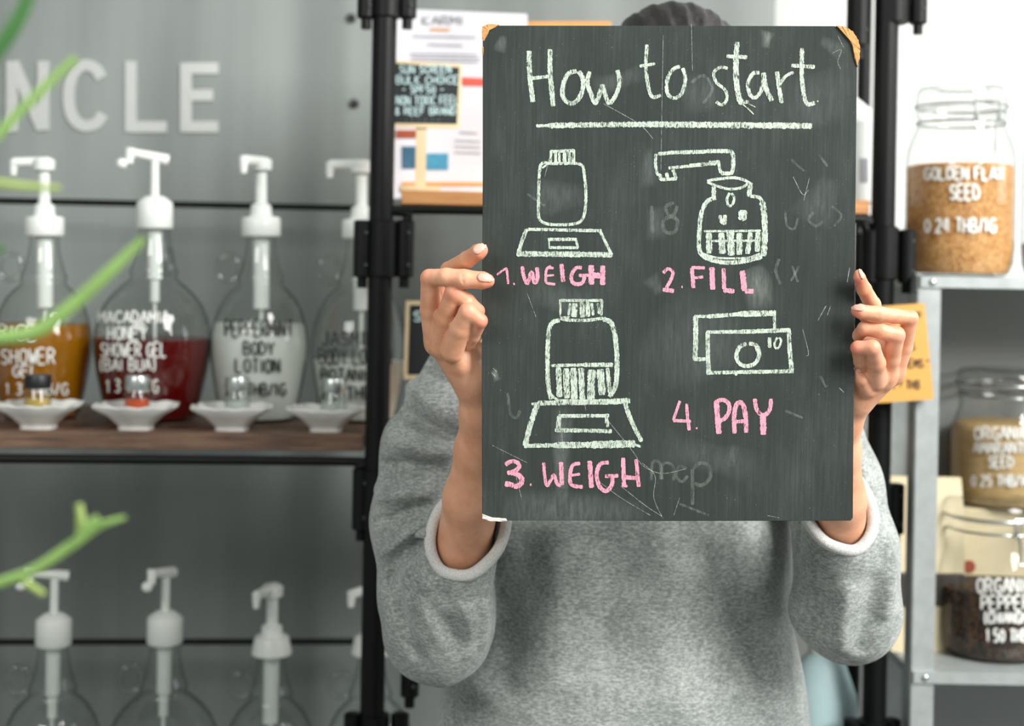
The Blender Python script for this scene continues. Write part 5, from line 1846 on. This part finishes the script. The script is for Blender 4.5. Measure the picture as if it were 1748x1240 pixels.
# left upper sleeve: slanting bright folds
fold([(672, 668), (720, 690), (770, 722), (800, 740)], .0050, .010)
fold([(660, 715), (705, 728), (755, 752), (790, 765)], -.0042, .008)
fold([(645, 762), (690, 768), (735, 778), (775, 782)], .0052, .010)
fold([(640, 812), (680, 806), (720, 806), (760, 812)], -.0042, .008)
fold([(628, 862), (670, 850), (712, 846), (742, 850)], .0052, .009)
fold([(630, 908), (665, 896), (700, 880), (732, 866)], -.0036, .007)
fold([(640, 962), (668, 935), (700, 912), (735, 894)], .0044, .007)
fold([(655, 1020), (676, 975), (702, 940), (735, 915)], -.0034, .006)
fold([(705, 610), (745, 650), (788, 672)], -.0030, .008)
fold([(700, 930), (690, 985), (706, 1040)], .0035, .006)
fold([(722, 925), (738, 985), (770, 1040)], .0030, .007)
fold([(832, 1010), (834, 1060), (826, 1110)], .0040, .007)
# elbow bag: long soft furrows
fold([(712, 950), (725, 1020), (768, 1100)], .0035, .012)
fold([(745, 985), (765, 1050), (800, 1110)], -.0030, .012)
fold([(800, 1010), (806, 1060), (800, 1120)], .0030, .012)
fold([(690, 985), (690, 1050), (722, 1120)], -.0030, .008)
# right sleeve
fold([(1500, 880), (1516, 960), (1500, 1050)], .0035, .012)
fold([(1470, 960), (1470, 1040), (1455, 1110)], -.0030, .012)
fold([(1400, 960), (1392, 1030), (1410, 1090)], -.0012, .007)
fold([(1430, 975), (1420, 1060), (1425, 1110)], .0035, .012)
fold([(1462, 740), (1486, 800), (1500, 850)], .0030, .008)
# trunk
for (a, b), am, ww in ((((890, 930), (860, 1200)), -.0055, .020), (((960, 900), (945, 1160)), .0050, .024), (((1050, 900), (1040, 1150)), -.0040, .022),
                       (((1140, 900), (1150, 1180)), .0045, .026), (((1240, 930), (1260, 1230)), -.0045, .024), (((1320, 960), (1345, 1230)), .0045, .020), (((760, 1190), (900, 1235)), .004, .016), (((1090, 960), (1200, 1080)), -.003, .020)):
    blend(sw, Q(a[0], a[1], 1.47), Q(b[0], b[1], 1.47), am * 1.9, ww * .9, 1.40, 1.60)
Vs, Fs = sw.mesh()
sweater = put('sweatshirt', (Vs, Fs), 'heather_fleece', person, angle=180)


def cuff(loop, lab):
    pts = []
    for i, q in enumerate(loop):
        pts.append(q + np.array([0, 0, .0006 * math.sin(i * .9)]))
    m = Mesh().tube(pts, .0058, 16, closed=True)
    return put('rolled_cuff', m, 'fleece_inside', sweater, angle=180, label=lab)


cuff(loopL, 'white rolled cuff')
cuff(loopR, 'white rolled cuff')

# trousers and shoes, out of the picture below
tf = Field(np.array([chest[0] - .24, 1.48, .08]), np.array([chest[0] + .24, 1.76, .96]), .008)
tf.cap((chest[0], 1.615, .94), (chest[0], 1.615, .86), .13, .155, .02, 'u', 1.5)
for sx in (-1, 1):
    hx_ = chest[0] + sx * .085
    tf.chain([(hx_, 1.62, .84), (hx_ + sx * .01, 1.60, .47), (hx_ + sx * .015, 1.63, .13)], [.098, .072, .062], .02)
Vt, Ft = tf.mesh()
put('trousers', (Vt, Ft), 'trousers', person, angle=180)
for sx in (-1, 1):
    hx_ = chest[0] + sx * .085
    ff = Field(np.array([hx_ - .09, 1.40, -.01]), np.array([hx_ + .11, 1.74, .13]), .004)
    ff.cap((hx_ + sx * .015, 1.66, .045), (hx_ + sx * .03, 1.49, .036), .042, .036, .01)
    X, Y, Z = ff.ax[0][:, None, None], ff.ax[1][None, :, None], ff.ax[2][None, None, :]
    ff.f = np.maximum(ff.f, (0.0 - Z).astype(np.float32) + 0 * ff.f)
    ff.cap((hx_ + sx * .015, 1.655, .06), (hx_ + sx * .015, 1.655, .11), .038, .038, .01)
    Vq, Fq = ff.mesh()
    put('shoe', (Vq, Fq), 'shoe', person, angle=180)
